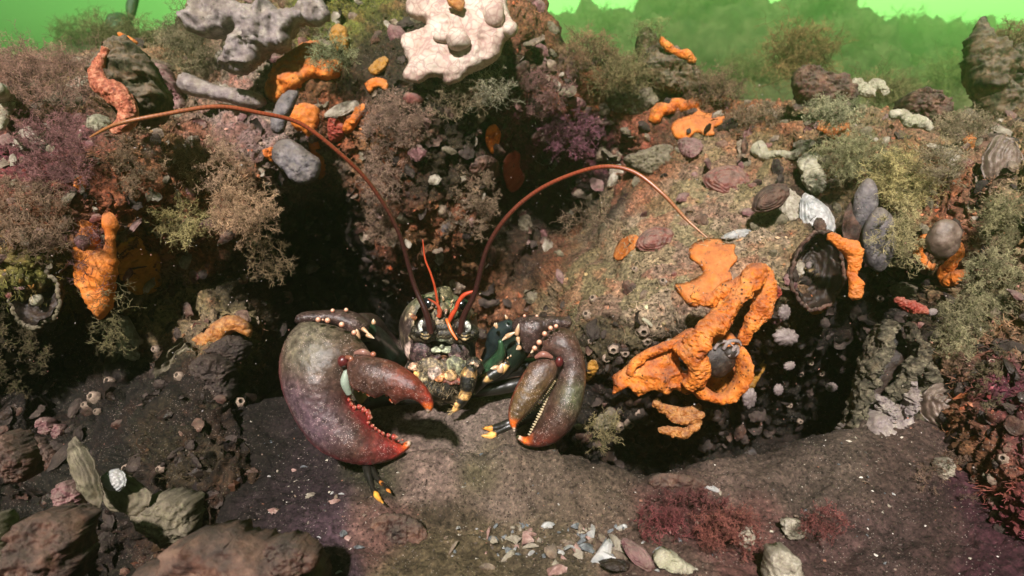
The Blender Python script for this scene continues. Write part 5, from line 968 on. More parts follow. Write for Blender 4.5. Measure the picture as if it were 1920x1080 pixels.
# sea squirts
for cx, cy, rx, ry, rot, d, m, lb in [(1770,448,30,37,.1,.625,m_squirt,'smooth brown egg shaped sea squirt hugged by orange sponge'),(1648,450,30,62,.15,.665,m_greypimple,'tall translucent grey sea squirt hanging behind yellow weed'),(1622,385,22,50,.0,.67,m_greypimple,'narrow grey sea squirt left of the tall translucent one'),(1470,586,12,16,.1,.66,m_anem,'small grey closed anemone above the bigger one'),(1473,632,24,17,-.1,.655,m_anem,'grey ribbed closed anemone right of the branching sponge'),(1405,746,13,22,.1,.67,m_anem,'pale closed anemone hanging below the crab'),(1459,731,9,12,0,.70,m_anem,'tiny white closed anemone in the dark hollow'),(1559,726,11,9,0,.72,m_anem,'tiny pink closed anemone deep in the dark hollow'),(1480,686,11,9,.3,.68,m_anem,'little grey anemone under the ribbed one'),(1748,585,10,7,.2,.575,m_anem,'tiny grey squirt beside the domed silty shell'),(830,420,16,24,0,.86,m_greypimple,'dim grey sea squirt on the rock pillar behind the antennae'),(1085,800,8,6,0,.6,m_barn,'tan bump behind the cutter claw')]:
    V, F = ball(P(cx, cy, np.array(d)), (pxr(rx, d), pxr(min(rx, ry), d) * .8, pxr(ry, d)), 22, bump=pxr(rx, d) * .12, sc=120, seed=int(cx))
    c0 = P(cx, cy, np.array(d)); 
    if rot: q = V - c0; x = q @ RT; y = q @ UP; z = q @ FW; V = c0 + (x * math.cos(rot) - y * math.sin(rot))[:, None] * RT + (x * math.sin(rot) + y * math.cos(rot))[:, None] * UP + z[:, None] * FW
    if m is m_anem: q = V - c0; a = np.arctan2(q @ UP, q @ RT); V = V + q * (.07 * np.sin(a * 11))[:, None]
    tag(mesh('sea_squirt' if m is not m_anem else 'anemone', V, F, m), lb, 'anemone' if m is m_anem else 'sea squirt')

# ---- crab in the orange sponge
cr_ = root('crab', P(1348, 700, np.array(.63)), 'small dark crab with pale legs tucked in the branching orange sponge', 'crab')
V, F = ball(P(1346, 676, np.array(.628)), (.0165, .010, .0165), 26, bump=.0022, sc=130, seed=3); mesh('carapace', V, F, m_crab, cr_)
V, F = ball(P(1370, 662, np.array(.620)), (.007, .005, .006), 14, bump=.0012, sc=200, seed=5); mesh('claw', V, F, m_crab, cr_)
for pts in [[(1340,655),(1348,643),(1362,641),(1376,650)], [(1356,655),(1368,640),(1384,640),(1390,648)], [(1366,668),(1380,650),(1384,660),(1378,668)], [(1328,690),(1320,700),(1318,712)]]:
    V, F = tubep(pts, [3, 3.6, 3, 1.2], .617, 8, 26, .0004, 300, 2); mesh('leg', V, F, m_anem, cr_)

# ---- barnacles and small crusting shells
def barnacle(px, py, r, d, seed):
    n = 18; c = P(px, py, np.array(d)); nv = np.array(snormal(px, py)); nv = nv * .5 - FW * .6 + UP * .1; nv /= np.linalg.norm(nv); u = np.cross(nv, [0.1, .2, 1]); u /= np.linalg.norm(u); v = np.cross(nv, u)
    th = np.linspace(0, 2 * math.pi, n, endpoint=False); prof = [(1.0, -.3), (.95, .1), (.75, .55), (.55, .85), (.46, .9), (.40, .7), (.34, .2), (.01, .05)]
    wob = 1 + .10 * np.cos(th * 6 + seed) + .06 * np.cos(th * 11)
    G_ = np.stack([c + (np.cos(th) * wob)[:, None] * u * r * a + (np.sin(th) * wob)[:, None] * v * r * a + nv * r * h_ for a, h_ in prof])
    col = np.repeat(np.array([1, 1, 1, 1.2, 1.2, .5, .12, .05]), n)
    return G_.reshape(-1, 3), gridF(len(prof), n, True), np.tile(col[:, None], 3)
m_barnv = mat('barnacle', [(.14, .10, .07), (.30, .22, .16), (.48, .36, .28)], 170, .75, .8, 500, vcol=True)
BN = [(1207,622,12),(1213,640,10),(1150,655,11),(1137,672,9),(1152,700,8),(1243,528,8),(1190,505,6),(1180,795,10),(1162,800,9),(1196,775,8),(1100,590,9),(1112,560,8),(1255,640,7),(1172,662,9),(1108,640,7)]
BL = [(176,745,12),(160,760,8),(205,715,10),(262,640,7),(292,655,8),(182,772,7),(335,705,9),(450,755,11),(300,880,8),(240,880,12),(95,720,6)]
BR = [(1500,700,7),(1520,680,6),(1540,700,6),(1480,760,6),(1500,790,6),(1745,690,7),(1650,560,7),(1860,680,8),(1840,720,8),(1880,860,10),(1800,900,9),(1850,940,9),(1695,905,7),(1720,960,8)]
for L_, g, lb in ((BN, 'barnacles on the silty mound', 'tan barnacle with a dark opening on the silty mound right of the lobster'), (BL, 'barnacles on the left slope', 'shaded barnacle on the dark left reef slope'), (BR, 'barnacles in the right hollow', 'small barnacle on the shaded right side of the reef')):
    for k, (x, y, r) in enumerate(L_):
        d = surf(x, y, .001); V, F, c = barnacle(x, y, pxr(r, d), d, k); tag(mesh('barnacle', V, F, m_barnv, colors=c), lb, 'barnacle', g)

# ================================================================ BUSHY WEED AND HYDROIDS
def seg_prisms(A, B, ra, rb, ca, cb):
    """many thin 3-sided tapering filaments at once"""
    n = len(A); d = B - A; L = np.linalg.norm(d, axis=1, keepdims=True) + 1e-9; d = d / L
    ref = np.where(np.abs(d[:, 2:3]) < .9, np.array([[0, 0, 1.]]), np.array([[1., 0, 0]])); u = np.cross(d, ref); u /= np.linalg.norm(u, axis=1, keepdims=True) + 1e-9; v = np.cross(d, u)
    V = []; 
    for k in range(3):
        a = 2 * math.pi * k / 3; V.append(A + (u * math.cos(a) + v * math.sin(a)) * ra[:, None])
    for k in range(3):
        a = 2 * math.pi * k / 3; V.append(B + (u * math.cos(a) + v * math.sin(a)) * rb[:, None])
    V = np.stack(V, 1).reshape(-1, 3); b = np.arange(n)[:, None] * 6
    F = np.concatenate([b + np.array([[k, (k + 1) % 3, 3 + (k + 1) % 3, 3 + k]]) for k in range(3)], 1).reshape(-1, 4)
    return V, F, np.concatenate([np.repeat(ca[:, None], 3, 1), np.repeat(cb[:, None], 3, 1)], 1).reshape(-1, 3)
def bush(bases, dirs, L, levels, spread, rng, r0, c0, c1, curl=.35, kids=2, grav=0.0, shrink=.78):
    A = bases; D = dirs; out = []; lvl = np.zeros(len(A)); r = np.full(len(A), r0); Ls = L * rng.uniform(.6, 1.25, len(A))
    tone = rng.uniform(.55, 1.35, len(A))
    for k in range(levels):
        M = A + D * Ls[:, None] * .5 + rng.normal(0, 1, A.shape) * (Ls * .10)[:, None]
        D2 = D + rng.normal(0, curl, A.shape) + np.array([0, 0, grav]); D2 /= np.linalg.norm(D2, axis=1, keepdims=True); B = M + D2 * Ls[:, None] * .5
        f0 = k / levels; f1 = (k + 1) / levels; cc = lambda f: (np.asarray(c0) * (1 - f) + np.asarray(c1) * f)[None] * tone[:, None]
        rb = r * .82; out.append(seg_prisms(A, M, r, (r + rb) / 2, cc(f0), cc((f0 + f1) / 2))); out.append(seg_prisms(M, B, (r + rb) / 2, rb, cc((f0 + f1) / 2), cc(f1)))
        if k == levels - 1: break
        A = np.repeat(B, kids, 0); D = np.repeat(D2, kids, 0) + rng.normal(0, spread, (len(B) * kids, 3)); D /= np.linalg.norm(D, axis=1, keepdims=True)
        Ls = np.repeat(Ls, kids) * shrink * rng.uniform(.6, 1.3, len(A)); r = np.repeat(rb, kids) * .9; tone = np.repeat(tone, kids) * rng.uniform(.8, 1.2, len(A))
    n = 0; V = []; F = []; C = []
    for v, f, c in out: V.append(v); F.append(f + n); C.append(c); n += len(v)
    return np.concatenate(V), np.concatenate(F), np.concatenate(C)
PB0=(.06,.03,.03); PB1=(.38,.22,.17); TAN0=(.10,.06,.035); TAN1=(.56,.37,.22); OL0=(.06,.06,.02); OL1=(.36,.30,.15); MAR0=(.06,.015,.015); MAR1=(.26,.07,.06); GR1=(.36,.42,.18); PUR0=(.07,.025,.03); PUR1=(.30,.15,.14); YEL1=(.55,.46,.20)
# cx cy rx ry distance(None=on rock) stems length_px levels dir(x,y up, towards camera) c0 c1 label
TF = [
 (95,170,80,40,.66,60,44,5,(0,1,.2),PB0,(.42,.25,.18),'tall brown bush of feathery weed at the upper left'),
 (20,150,50,30,.70,30,34,5,(-.2,1,.2),PB0,PB1,'low brown weed bush at the left edge behind the cream oyster'),
 (110,290,70,70,.585,95,22,5,(0,.3,1),PUR0,PUR1,'purple brown weed thicket around the left antenna tip'),
 (60,400,60,60,.57,90,26,5,(0,-.3,1),TAN0,(.30,.20,.13),'brown weed thicket below the purple one at far left'),
 (175,470,22,60,.60,30,24,4,(.1,-1,.6),PUR0,(.24,.13,.12),'thin weed fringe behind the tall orange sponge'),
 (390,310,65,42,.68,80,21,5,(.1,.2,1),TAN0,(.50,.34,.22),'large tan weed bush on the left overhang'),
 (450,390,50,38,.66,85,22,5,(.5,-.4,1),TAN0,TAN1,'golden tan weed fringe drooping over the dark cave on the left'),
 (340,400,30,40,.66,26,26,5,(0,-.8,.8),OL0,YEL1,'pale yellow branching weed sprig on the left overhang'),
 (500,470,30,40,.70,36,20,4,(.5,-1,.4),TAN0,(.30,.22,.12),'ragged weed tips hanging into the cave mouth'),
 (740,235,58,42,.78,90,19,5,(-.1,.2,1),PB0,(.36,.24,.17),'dense brown weed cushion below the cream sponge'),
 (720,330,32,50,.80,60,17,5,(-.2,-.5,1),PUR0,(.38,.26,.18),'purplish weed curtain below the dense brown cushion'),
 (715,415,26,34,.84,36,17,5,(0,-1,.6),PB0,(.30,.20,.13),'hanging weed tips left of the antennae'),
 (850,180,50,16,.80,40,24,4,(.2,-.5,.8),TAN0,(.34,.27,.16),'stringy tan weed under the cream sponge'),
 (920,155,28,20,.80,34,26,4,(0,-.9,.5),OL0,(.48,.44,.30),'pale stringy weed hanging right below the cream sponge'),
 (1100,110,40,30,.92,60,22,5,(.2,1,.3),PB0,(.30,.19,.10),'brown weed bush on the slope of the central crest'),
 (1160,150,40,25,.93,60,26,5,(.2,.8,.6),OL0,(.28,.22,.11),'olive brown weed beside the tilted rock'),
 (1226,68,12,8,.94,9,22,5,(0,1,0),OL0,(.24,.26,.10),'small olive bush standing on the tilted rock'),
 (1330,175,50,16,.95,70,22,5,(.1,1,.3),PB0,(.28,.19,.11),'low brown weed behind the flat bright orange patch'),
 (1500,125,45,35,1.15,80,36,5,(0,1,0),OL0,(.26,.17,.07),'hazy brown weed bush behind the right crest'),
 (1660,185,50,20,1.1,60,26,5,(0,1,0),OL0,(.24,.22,.09),'hazy olive weed behind the pale sponge fingers'),
 (1560,215,50,24,.74,80,15,5,(0,.6,.8),OL0,(.42,.40,.24),'pale green fuzzy weed on the right crest'),
 (1600,290,60,30,.71,90,22,5,(0,-.2,1),OL0,(.36,.34,.18),'olive weed mat below the pale green fuzz'),
 (1685,330,50,45,.69,110,24,5,(0,-.5,1),OL0,YEL1,'yellowish weed bush hanging over the tall grey sea squirt'),
 (1685,430,30,50,.665,60,22,5,(0,-1,.5),OL0,(.52,.44,.22),'yellow weed streamers right of the tall grey sea squirt'),
 (1760,310,45,30,.67,60,20,4,(0,.2,1),TAN0,(.36,.30,.18),'tan weed patch on the right crest'),
 (1880,420,45,40,.61,70,24,5,(-.2,.2,1),OL0,(.38,.34,.18),'olive tan weed under the brown oval shell'),
 (1865,530,50,55,.585,110,19,5,(-.4,-.1,1),OL0,(.40,.36,.20),'dense olive tan weed bush at the right edge'),
 (1810,610,40,60,.58,80,22,5,(-.4,-.9,.6),OL0,(.34,.30,.17),'drooping olive weed right of the gaping oyster'),
 (1900,90,25,25,.95,40,26,5,(0,1,0),TAN0,(.26,.18,.09),'brown bush on the hump behind the craggy pinnacle'),
 (1290,965,90,45,.47,170,11,5,(0,.7,.6),MAR0,(.13,.05,.045),'maroon feathery weed growing from the silt at lower right'),
 (1370,1000,60,30,.44,50,24,5,(0,.8,.5),MAR0,(.22,.08,.06),'thin maroon weed strands in front of the peach rubble'),
 (1240,1000,40,30,.45,36,22,4,(0,.9,.4),MAR0,(.24,.07,.07),'sparse maroon weed left of the main maroon clump'),
 (1540,985,40,25,.44,50,14,4,(0,.6,.7),MAR0,(.20,.07,.06),'short maroon turf patch beside the flat cream stone'),
 (230,90,60,20,1.05,60,26,5,(0,1,0),OL0,(.20,.19,.08),'hazy olive weed hedge behind the dark pinnacle'),
 (350,90,40,50,.95,80,26,5,(-.2,.8,.4),OL0,(.26,.22,.13),'olive brown weed left of the big grey lobed sponge'),
 (1105,430,35,25,.90,18,26,4,(-.3,.4,.8),TAN0,(.28,.20,.13),'faint pale wisps at the dark hollow edge'),
 (1080,590,16,16,.80,16,14,4,(0,.6,.8),OL0,(.30,.26,.14),'tiny weed sprig behind the right wrist'),
 (620,110,30,30,.78,50,20,4,(.2,.6,.6),OL0,(.36,.38,.20),'greenish weed fringe behind the fuzzy orange sponge'),
 (1130,800,26,26,.60,34,18,4,(0,-.5,.8),OL0,(.30,.24,.12),'weed beard under the thin silty shell'),
 (1110,45,50,14,7.5,30,20,4,(0,1,0),OL0,(.16,.17,.06),'far hazy weed fringe on the left shoulder of the distant bank'),
 (1260,20,60,14,7.6,40,24,4,(0,1,0),OL0,(.16,.17,.06),'far hazy weed fringe on the left summit of the distant bank'),
 (1370,0,50,12,7.6,36,24,4,(0,1,0),OL0,(.16,.17,.06),'far hazy weed fringe on the middle summit of the distant bank'),
 (1550,10,40,14,7.6,36,26,4,(0,1,0),OL0,(.16,.17,.06),'far hazy weed tuft on the right summit of the distant bank'),
 (1620,75,30,26,7.4,30,24,4,(0,1,0),OL0,(.16,.17,.06),'far hazy weed on the falling right flank of the distant bank'),
 (1700,60,30,14,10.,30,26,4,(0,1,0),OL0,(.16,.17,.06),'faint weed tuft farthest away at the upper right'),
 (1800,75,80,12,10.,60,22,4,(0,1,0),OL0,(.16,.17,.06),'faint weed line farthest away beside the craggy pinnacle'),
 (1420,150,60,20,2.9,70,30,4,(0,1,0),OL0,(.20,.18,.07),'hazy green weed bank left of the hazy brown bush'),
 (1700,185,70,16,2.9,80,30,4,(0,1,0),OL0,(.18,.20,.07),'hazy green weed bank right of the pale sponge fingers'),
 (1790,160,40,30,2.7,60,30,4,(0,1,0),OL0,(.20,.26,.07),'bright green hazy bush left of the craggy pinnacle'),
 (160,80,60,20,2.7,70,30,4,(0,1,0),OL0,(.18,.20,.07),'hazy green weed bank at the upper left behind the brown bush'),
 (1000,180,60,40,.88,70,16,5,(0,.4,1),PB0,(.26,.14,.12),'brown fuzz on the dark wall below right of the cream sponge'),
 (1060,250,60,40,.95,70,16,5,(0,.4,1),PUR0,(.22,.09,.12),'purple fuzz lining the dark hollow above the right antenna'),
 (880,380,50,60,.86,70,16,5,(0,.2,1),TAN0,(.28,.20,.13),'tan fuzz on the rock pillar between the antennae'),
 (560,60,40,30,.86,50,16,5,(0,.6,.8),TAN0,(.30,.22,.14),'tan fuzz between the grey lobed sponge and the orange one'),
 (1430,230,60,24,.90,80,14,5,(0,.7,.7),TAN0,(.30,.22,.14),'short tan fuzz right of the flat bright orange patch'),
 (1800,240,60,20,.72,80,14,5,(0,.7,.7),TAN0,(.32,.26,.16),'short tan fuzz over the right crest near the pinnacle'),
 (250,300,50,60,.61,70,16,5,(0,.2,1),TAN0,(.26,.18,.11),'brown fuzz under the granular pink sponge'),
 (30,650,60,80,.60,50,14,5,(0,-.4,1),OL0,(.12,.09,.05),'dark fuzz under the far left oyster cup'),
 (1880,720,50,60,.53,80,14,5,(-.5,.2,1),OL0,(.20,.15,.09),'olive brown fuzz at the right edge below the dense bush'),
 (1800,900,80,50,.51,90,12,5,(-.3,.6,1),TAN0,(.17,.11,.08),'dull brown turf on the lower right slope'),
 (210,590,20,60,.60,24,22,4,(0,-1,.4),OL0,(.24,.20,.10),'dark weed strings below the tall orange sponge'),
]
for k, (cx, cy, rx, ry, d, ns, lp, lv, dr, c0, c1, lb) in enumerate(TF):
    ns = int(ns * (1.15 if ns > 60 else 1.3))
    rng = np.random.default_rng(100 + k); a = rng.uniform(0, 2 * math.pi, ns); q = np.sqrt(rng.uniform(0, 1, ns))
    X_ = cx + rx * q * np.cos(a); Y_ = cy + ry * q * np.sin(a); dz = np.full(ns, d) + rng.normal(0, .012, ns)
    if d < .95: dz = np.minimum(dz, rdepth(X_, np.maximum(Y_, topline(X_) + 5)) + .01); dz = np.maximum(dz, d - .05)
    bs = P(X_, Y_, dz); dv_ = RT * dr[0] + UP * dr[1] - FW * dr[2]; D = dv_ + rng.normal(0, .45, (ns, 3)) + .35 * (RT * ((X_ - cx) / rx)[:, None] - UP * ((Y_ - cy) / ry)[:, None]); D /= np.linalg.norm(D, axis=1, keepdims=True)
    L = lp * d / FPX
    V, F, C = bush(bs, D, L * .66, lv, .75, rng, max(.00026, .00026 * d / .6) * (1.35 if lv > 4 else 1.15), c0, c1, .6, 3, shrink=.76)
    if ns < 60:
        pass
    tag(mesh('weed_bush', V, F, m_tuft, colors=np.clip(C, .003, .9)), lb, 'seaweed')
# blade-shaped weed far behind, left
solid('leafy_weed', [(240,34),(236,18),(240,-6),(252,-30),(262,-10),(258,14),(250,38)], 1.6, .012, m_kelp, 'dark green blade of weed rising in the hazy green at upper left', 'seaweed', 30)
solid('leafy_weed', [(205,50),(212,36),(226,28),(240,34),(246,50),(240,66),(215,68)], 1.5, .03, m_kelp, 'dark rounded hazy weed clump under the dark green blade', 'seaweed', 30, ((.012, 12, 3), (.006, 40, 3)))

# ---- short turf and silt crumbs over the rock: nobody could count them
rng = np.random.default_rng(5)
vis = np.nonzero((gc.mean(1) > .018))[0]; pk_ = rng.choice(vis, 16000); bs = GV[pk_]; nn = nrm.reshape(-1, 3)[pk_]
D = nn + rng.normal(0, .5, bs.shape); D /= np.linalg.norm(D, axis=1, keepdims=True)
hgt = np.clip(.0045 + .006 * fbm(bs, 25, 2, 7), .0012, .012)
cc = gc[pk_] * rng.uniform(.8, 1.9, (len(bs), 1))
o1 = []
A = bs; 
for k in range(2):
    B = A + D * (hgt * .6)[:, None]; D2 = D + rng.normal(0, .45, D.shape); D2 /= np.linalg.norm(D2, axis=1, keepdims=True); C2 = B + D2 * (hgt * .6)[:, None]
    o1.append(seg_prisms(A, B, np.full(len(A), .0004), np.full(len(A), .0003), cc * .8, cc)); o1.append(seg_prisms(B, C2, np.full(len(A), .0003), np.full(len(A), .00018), cc, cc * 1.3)); A = B; D = D2 + rng.normal(0, .6, D.shape); D /= np.linalg.norm(D, axis=1, keepdims=True)
n = 0; V = []; F = []; C = []
for v, f, c in o1: V.append(v); F.append(f + n); C.append(c); n += len(v)
tag(mesh('weed_turf', np.concatenate(V), np.concatenate(F), m_tuft, colors=np.clip(np.concatenate(C), .003, .8)), 'short fuzzy weed turf covering the reef rock', kind='stuff')
m_grit = mat('grit', [(.8, .8, .8), (1, 1, 1), (1.2, 1.2, 1.2)], 300, .7, .3, 900, vcol=True, spec=.3)
def flakes(c, size, rng, nrmv, cols, flat=.35):
    """irregular little chips: squashed octahedra with random corners"""
    n = len(c); base = np.array([[1, 0, 0], [0, 1, 0], [-1, 0, 0], [0, -1, 0], [0, 0, 1], [0, 0, -1.]]); K = base[None] * (1 + rng.normal(0, .28, (n, 6, 1))) * size[:, None, None]; K[:, 4:, 2] *= flat
    u = np.cross(nrmv, rng.normal(0, 1, nrmv.shape)); u /= np.linalg.norm(u, axis=1, keepdims=True) + 1e-9; v = np.cross(nrmv, u); el = rng.uniform(.4, 1.3, (n, 1))
    V = c[:, None] + K[..., 0:1] * u[:, None] + K[..., 1:2] * v[:, None] * el[:, None] + K[..., 2:3] * nrmv[:, None]
    t = np.array([[0, 1, 4], [1, 2, 4], [2, 3, 4], [3, 0, 4], [1, 0, 5], [2, 1, 5], [3, 2, 5], [0, 3, 5]]); F = (np.arange(n)[:, None, None] * 6 + t[None]).reshape(-1, 3)
    return V.reshape(-1, 3), F, np.repeat(cols, 6, 0)
pk_ = rng.choice(vis, 15000); c_ = GV[pk_]; nv = nrm.reshape(-1, 3)[pk_] + rng.normal(0, .35, (len(pk_), 3)); nv /= np.linalg.norm(nv, axis=1, keepdims=True)
pal = np.array([[.9, .85, .7], [1.7, 1.1, .8], [2.2, 2.0, 1.7], [.35, .3, .28], [1.5, 1.2, 1.2], [.6, .6, .4]]); kk = rng.choice(6, len(pk_), p=[.3, .16, .08, .24, .08, .14])
_x, _y, _ = proj(c_); kp_ = (np.hypot((_x - 1270) / 200, (_y - 470) / 130) > 1) | (rng.uniform(0, 1, len(_x)) < .3); c_, nv, kk, pk_ = c_[kp_], nv[kp_], kk[kp_], pk_[kp_]
cl = np.clip(gc[pk_] * pal[kk] * rng.uniform(.7, 1.3, (len(pk_), 1)), .004, .6)
V, F, C = flakes(c_, rng.lognormal(-6.35, .5, len(pk_)).clip(.0006, .006), rng, nv, cl, .5)
tag(mesh('shell_grit', V, F, m_grit, smooth=False, colors=C), 'small crumbs of shell and silt stuck all over the reef rock', kind='stuff')
# grit on the silt
n = 5200; gx_ = rng.uniform(-.45, .5, n); gy_ = rng.uniform(.30, .62, n); dens = np.clip(fbm(np.stack([gx_, gy_, 0 * gx_], -1), 12, 3, 9) + .55, 0, 1) * (1 + 1.5 * np.exp(-((gx_ - .03) / .15) ** 2 - ((gy_ - .375) / .03) ** 2)); keep = rng.uniform(0, 1.6, n) < dens; gx_, gy_ = gx_[keep], gy_[keep]
zc = seabed_z(gx_, gy_); nv = np.tile([0, 0, 1.], (len(gx_), 1)) + rng.normal(0, .25, (len(gx_), 3)); nv /= np.linalg.norm(nv, axis=1, keepdims=True)
gp = np.array([[.40, .36, .28], [.08, .06, .05], [.22, .16, .12], [.60, .55, .48], [.10, .12, .13], [.30, .14, .09]]); kk = rng.choice(6, len(gx_), p=[.2, .3, .25, .07, .1, .08])
V, F, C = flakes(np.stack([gx_, gy_, zc + .0003], -1), rng.lognormal(-7.15, .45, len(gx_)).clip(.0003, .0022), rng, nv, gp[kk] * rng.uniform(.6, 1.2, (len(gx_), 1)), .35)
tag(mesh('shell_grit', V, F, m_grit, smooth=False, colors=C), 'fine shell grit sprinkled over the silt', kind='stuff')

# ---- shell fragments lying on the silt, each its own
def frag(px, py, spx, kind, rot, k):
    p, d = ground_at(px, py); s = spx * d / FPX; r_ = np.random.default_rng(900 + k); n = 9; th = np.sort(r_.uniform(0, 2 * math.pi, n)); rad = s * .5 * r_.uniform(.55, 1.15, n); asp = r_.uniform(.3, .9)
    x = rad * np.cos(th); y = rad * np.sin(th) * asp; X_ = x * math.cos(rot) - y * math.sin(rot); Y_ = x * math.sin(rot) + y * math.cos(rot); tl = r_.normal(0, .35, 2); cv = s * .22
    G_ = []
    for q in (1, .7, .35, .02): G_.append(np.stack([X_ * q, Y_ * q, X_ * q * tl[0] + Y_ * q * tl[1] + cv * (1 - q * q) + s * .05 * r_.normal(0, 1, n) * (q == 1)], -1))
    T_ = np.stack(G_); B_ = T_[::-1] - np.array([0, 0, s * .07]); A = np.concatenate([T_[::-1], T_[:1] - np.array([0, 0, s * .07]), (T_[1:] - np.array([0, 0, s * .07]))]) + p + np.array([0, 0, s * .10])
    return A.reshape(-1, 3), gridF(len(A), n, True)
FK = {'white': m_pearl, 'cream': m_shellpale, 'slate': mat('slate_shell', [(.05, .05, .052), (.13, .14, .145), (.27, .28, .28)], 200, .5, .5, 500), 'pink': mat('pink_shell', [(.16, .08, .065), (.30, .18, .15), (.48, .36, .30)], 150, .5, .5, 500), 'brown': m_shellm}
LBF = {'bl': ('lying on the dark silt below the crusher claw', 'shell fragments left on the dark silt'), 'bc': ('in the drift of debris at the bottom centre', 'shell fragments in the bottom centre drift'), 'br': ('scattered on the silt at the lower right', 'shell fragments at the lower right')}
r_ = random.Random(44); ZN = [('bl', 24, lambda: (r_.uniform(500, 690), r_.uniform(870, 1075)), (8, 24)), ('bc', 84, lambda: (r_.gauss(1010, 125), 985 + abs(r_.gauss(0, 42))), (7, 26)), ('bc', 30, lambda: (r_.gauss(1100, 60), r_.gauss(1025, 14)), (12, 32)), ('bc', 14, lambda: (r_.gauss(1090, 90), r_.gauss(1035, 22)), (26, 46)), ('br', 22, lambda: (r_.uniform(1320, 1700), r_.uniform(890, 1060)), (5, 13))]
i = 0
for z, n, f, (s0, s1) in ZN:
    for _ in range(n):
        x, y = f(); kd = r_.choice(['white', 'cream', 'cream', 'slate', 'slate', 'pink', 'brown', 'brown']); 
        if y > 1090 or (z == 'bc' and not 830 < x < 1300): continue
        V, F = frag(x, y, 1.35 * (s0 + (s1 - s0) * r_.random() ** 2), kd, r_.uniform(0, 6.28), i); i += 1
        tag(mesh('shell_fragment', V, F, FK[kd], smooth=False), '%s shell fragment %s' % (kd, LBF[z][0]), 'shell fragment', '%s %s' % (kd, LBF[z][1]))
# ---- half buried small shells and stones crusting the rock
REG = [('left reef wall', lambda: (r_.uniform(0, 480), r_.uniform(180, 700)), 34), ('dark left slope', lambda: (r_.uniform(0, 420), r_.uniform(680, 1000)), 34), ('back of the cave', lambda: (r_.uniform(520, 1050), r_.uniform(200, 600)), 26), ('silty mound', lambda: (r_.uniform(1090, 1480), r_.uniform(320, 620)), 14), ('right crest', lambda: (r_.uniform(1380, 1910), r_.uniform(215, 420)), 34), ('dark right hollow', lambda: (r_.uniform(1130, 1600), r_.uniform(600, 840)), 34), ('right reef slope', lambda: (r_.uniform(1720, 1910), r_.uniform(560, 1050)), 34), ('upper middle crest', lambda: (r_.uniform(500, 1050), r_.uniform(20, 200)), 22)]
for rg, f, n in REG:
    for j in range(n):
        x, y = f(); d = surf(x, y, -.001); dk = 'dark' in rg or 'cave' in rg; s_ = r_.uniform(12, 34) * (.7 if dk else 1); kd = r_.choice(['shell', 'shell', 'stone'])
        mm = r_.choice([m_shellm, m_silty, m_shellred, m_silty, m_coral]) if not dk else r_.choice([m_stoned, m_stone, m_stoned, m_darkin]); nm_ = {'oyster_shell': 'tan', 'silty_shell': 'silt dusted', 'red_brown_shell': 'red brown', 'coralline_crust': 'pink', 'dark_stone': 'blackish', 'brown_stone': 'brown', 'dark_shell_inside': 'black'}[mm.name]  # dark regions draw from darker materials, their shade put into the colour
        if kd == 'shell': V, F = shell(x, y, s_, s_ * r_.uniform(.5, .9), r_.uniform(0, 6.28), d, s_ * .28 * d / FPX, mm, 300 + j, r_.random() < .2, (r_.gauss(0, .35), r_.gauss(.2, .35)), 5, .22)
        else: V, F = ball(P(x, y, np.array(d + .001)), np.array([r_.uniform(.35, .6), .4, r_.uniform(.3, .5)]) * s_ * d / FPX, 12, bump=s_ * .22 * d / FPX, sc=300 / s_ * 8, seed=j)
        tag(mesh('small_shell' if kd == 'shell' else 'small_stone', V, F, mm), 'small %s %s half buried in the crust of the %s' % (nm_, kd, rg), kd, 'small %s %ss on the %s' % (nm_, kd, rg))
r_ = random.Random(8); mbs = {}
for j in range(1500):
    x = r_.uniform(-150, 2080); y = topline(x) + (1080 - topline(x)) * r_.random() ** 1.15
    if math.hypot((x - 1270) / 190, (y - 470) / 120) < 1.15 and r_.random() < .93: continue
    d = surf(x, y, -.0015); s_ = r_.uniform(12, 42); V, F = shell(x, y, s_, s_ * r_.uniform(.45, .9), r_.uniform(0, 6.28), d, s_ * .26 * d / FPX, m_shellm, 900 + j % 60, r_.random() < .3, (r_.gauss(0, .6), r_.gauss(.2, .6)), 5, .3)
    mm = r_.choice([m_shellm, m_silty, m_stone, m_coral, m_stoned, m_shellpale] if y < 560 else [m_stoned, m_stone, m_darkin, m_stoned, m_stoned]); V = V + (fbm(V, 160, 3, j % 50) * .0016)[:, None] * -FW; mbs.setdefault(mm.name, (MB(), mm))[0].add(V, F)  # lower shells take the darker set, painting shade into their colour
for nm_, (mb, mm) in mbs.items(): tag(mb.build('shell_crust', mm), 'mass of %s shells and scraps cemented over the reef' % {'oyster_shell': 'tan', 'silty_shell': 'silty', 'brown_stone': 'brown', 'coralline_crust': 'pink crusted', 'dark_stone': 'blackish', 'pale_shell': 'pale', 'dark_shell_inside': 'black'}[nm_], kind='stuff')
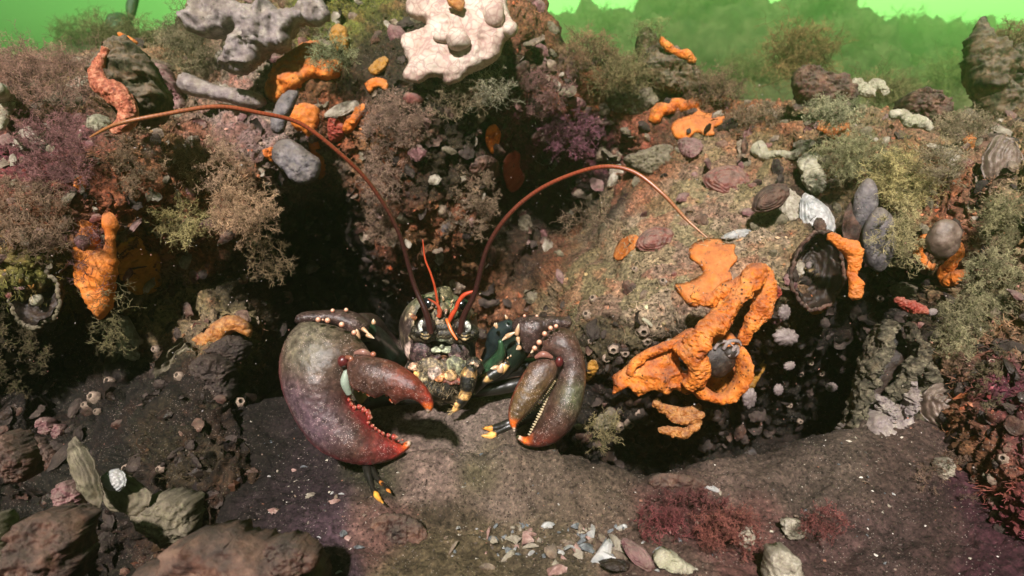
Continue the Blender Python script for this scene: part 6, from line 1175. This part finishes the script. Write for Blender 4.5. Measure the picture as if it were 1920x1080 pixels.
# ---- drifting particles in the water: marine snow
n = 6500; rng = np.random.default_rng(77); X_ = rng.uniform(-40, 1960, n); Y_ = rng.uniform(150, 900, n); gx0 = np.exp(-((X_ - 640) / 170) ** 2 - ((Y_ - 520) / 110) ** 2) + np.exp(-((X_ - 1120) / 130) ** 2 - ((Y_ - 330) / 120) ** 2) + 1.0 * np.exp(-((X_ - 1450) / 170) ** 2 - ((Y_ - 780) / 90) ** 2) + .12
kp = rng.uniform(0, 1, n) < gx0; X_, Y_ = X_[kp], Y_[kp]; dm = rdepth(X_, Y_); d_ = dm * rng.uniform(.72, .97, len(X_)); nv = rng.normal(0, 1, (len(X_), 3)); nv /= np.linalg.norm(nv, axis=1, keepdims=True)
pc = np.array([[.5, .40, .34], [.45, .22, .16], [.30, .27, .25]])[rng.choice(3, len(X_))]
V, F, C = flakes(P(X_, Y_, d_), rng.lognormal(-7.95, .5, len(X_)).clip(.0001, .0012), rng, nv, pc, .7)
tag(mesh('drifting_particles', V, F, m_grit, smooth=False, colors=C), 'pale specks drifting in the water in front of the dark hollows', kind='stuff')

# ---------------------------------------------------------------- green water between things (last: it wraps them all)
hz = bpy.data.meshes.new('haze'); b = np.array([-16, -1.5, -1.6]), np.array([16, 24, .9])
vv = [(x, y, z) for x in (b[0][0], b[1][0]) for y in (b[0][1], b[1][1]) for z in (b[0][2], b[1][2])]
hz.from_pydata(vv, [], [(0, 1, 3, 2), (4, 6, 7, 5), (0, 4, 5, 1), (2, 3, 7, 6), (0, 2, 6, 4), (1, 5, 7, 3)])
ho = bpy.data.objects.new('haze', hz); COL.objects.link(ho); tag(ho, 'green sea water haze filling the whole view', kind='stuff')
hm = bpy.data.materials.new('water_haze'); hm.use_nodes = True; n = hm.node_tree; n.nodes.clear()
ou = n.nodes.new('ShaderNodeOutputMaterial'); pv = n.nodes.new('ShaderNodeVolumePrincipled')
pv.inputs['Color'].default_value = HAZE_COL; pv.inputs['Density'].default_value = HAZE_D; pv.inputs['Anisotropy'].default_value = HAZE_G
n.links.new(pv.outputs[0], ou.inputs['Volume']); hz.materials.append(hm)
for o in list(COL.objects):
    if '_o' in o: del o['_o']
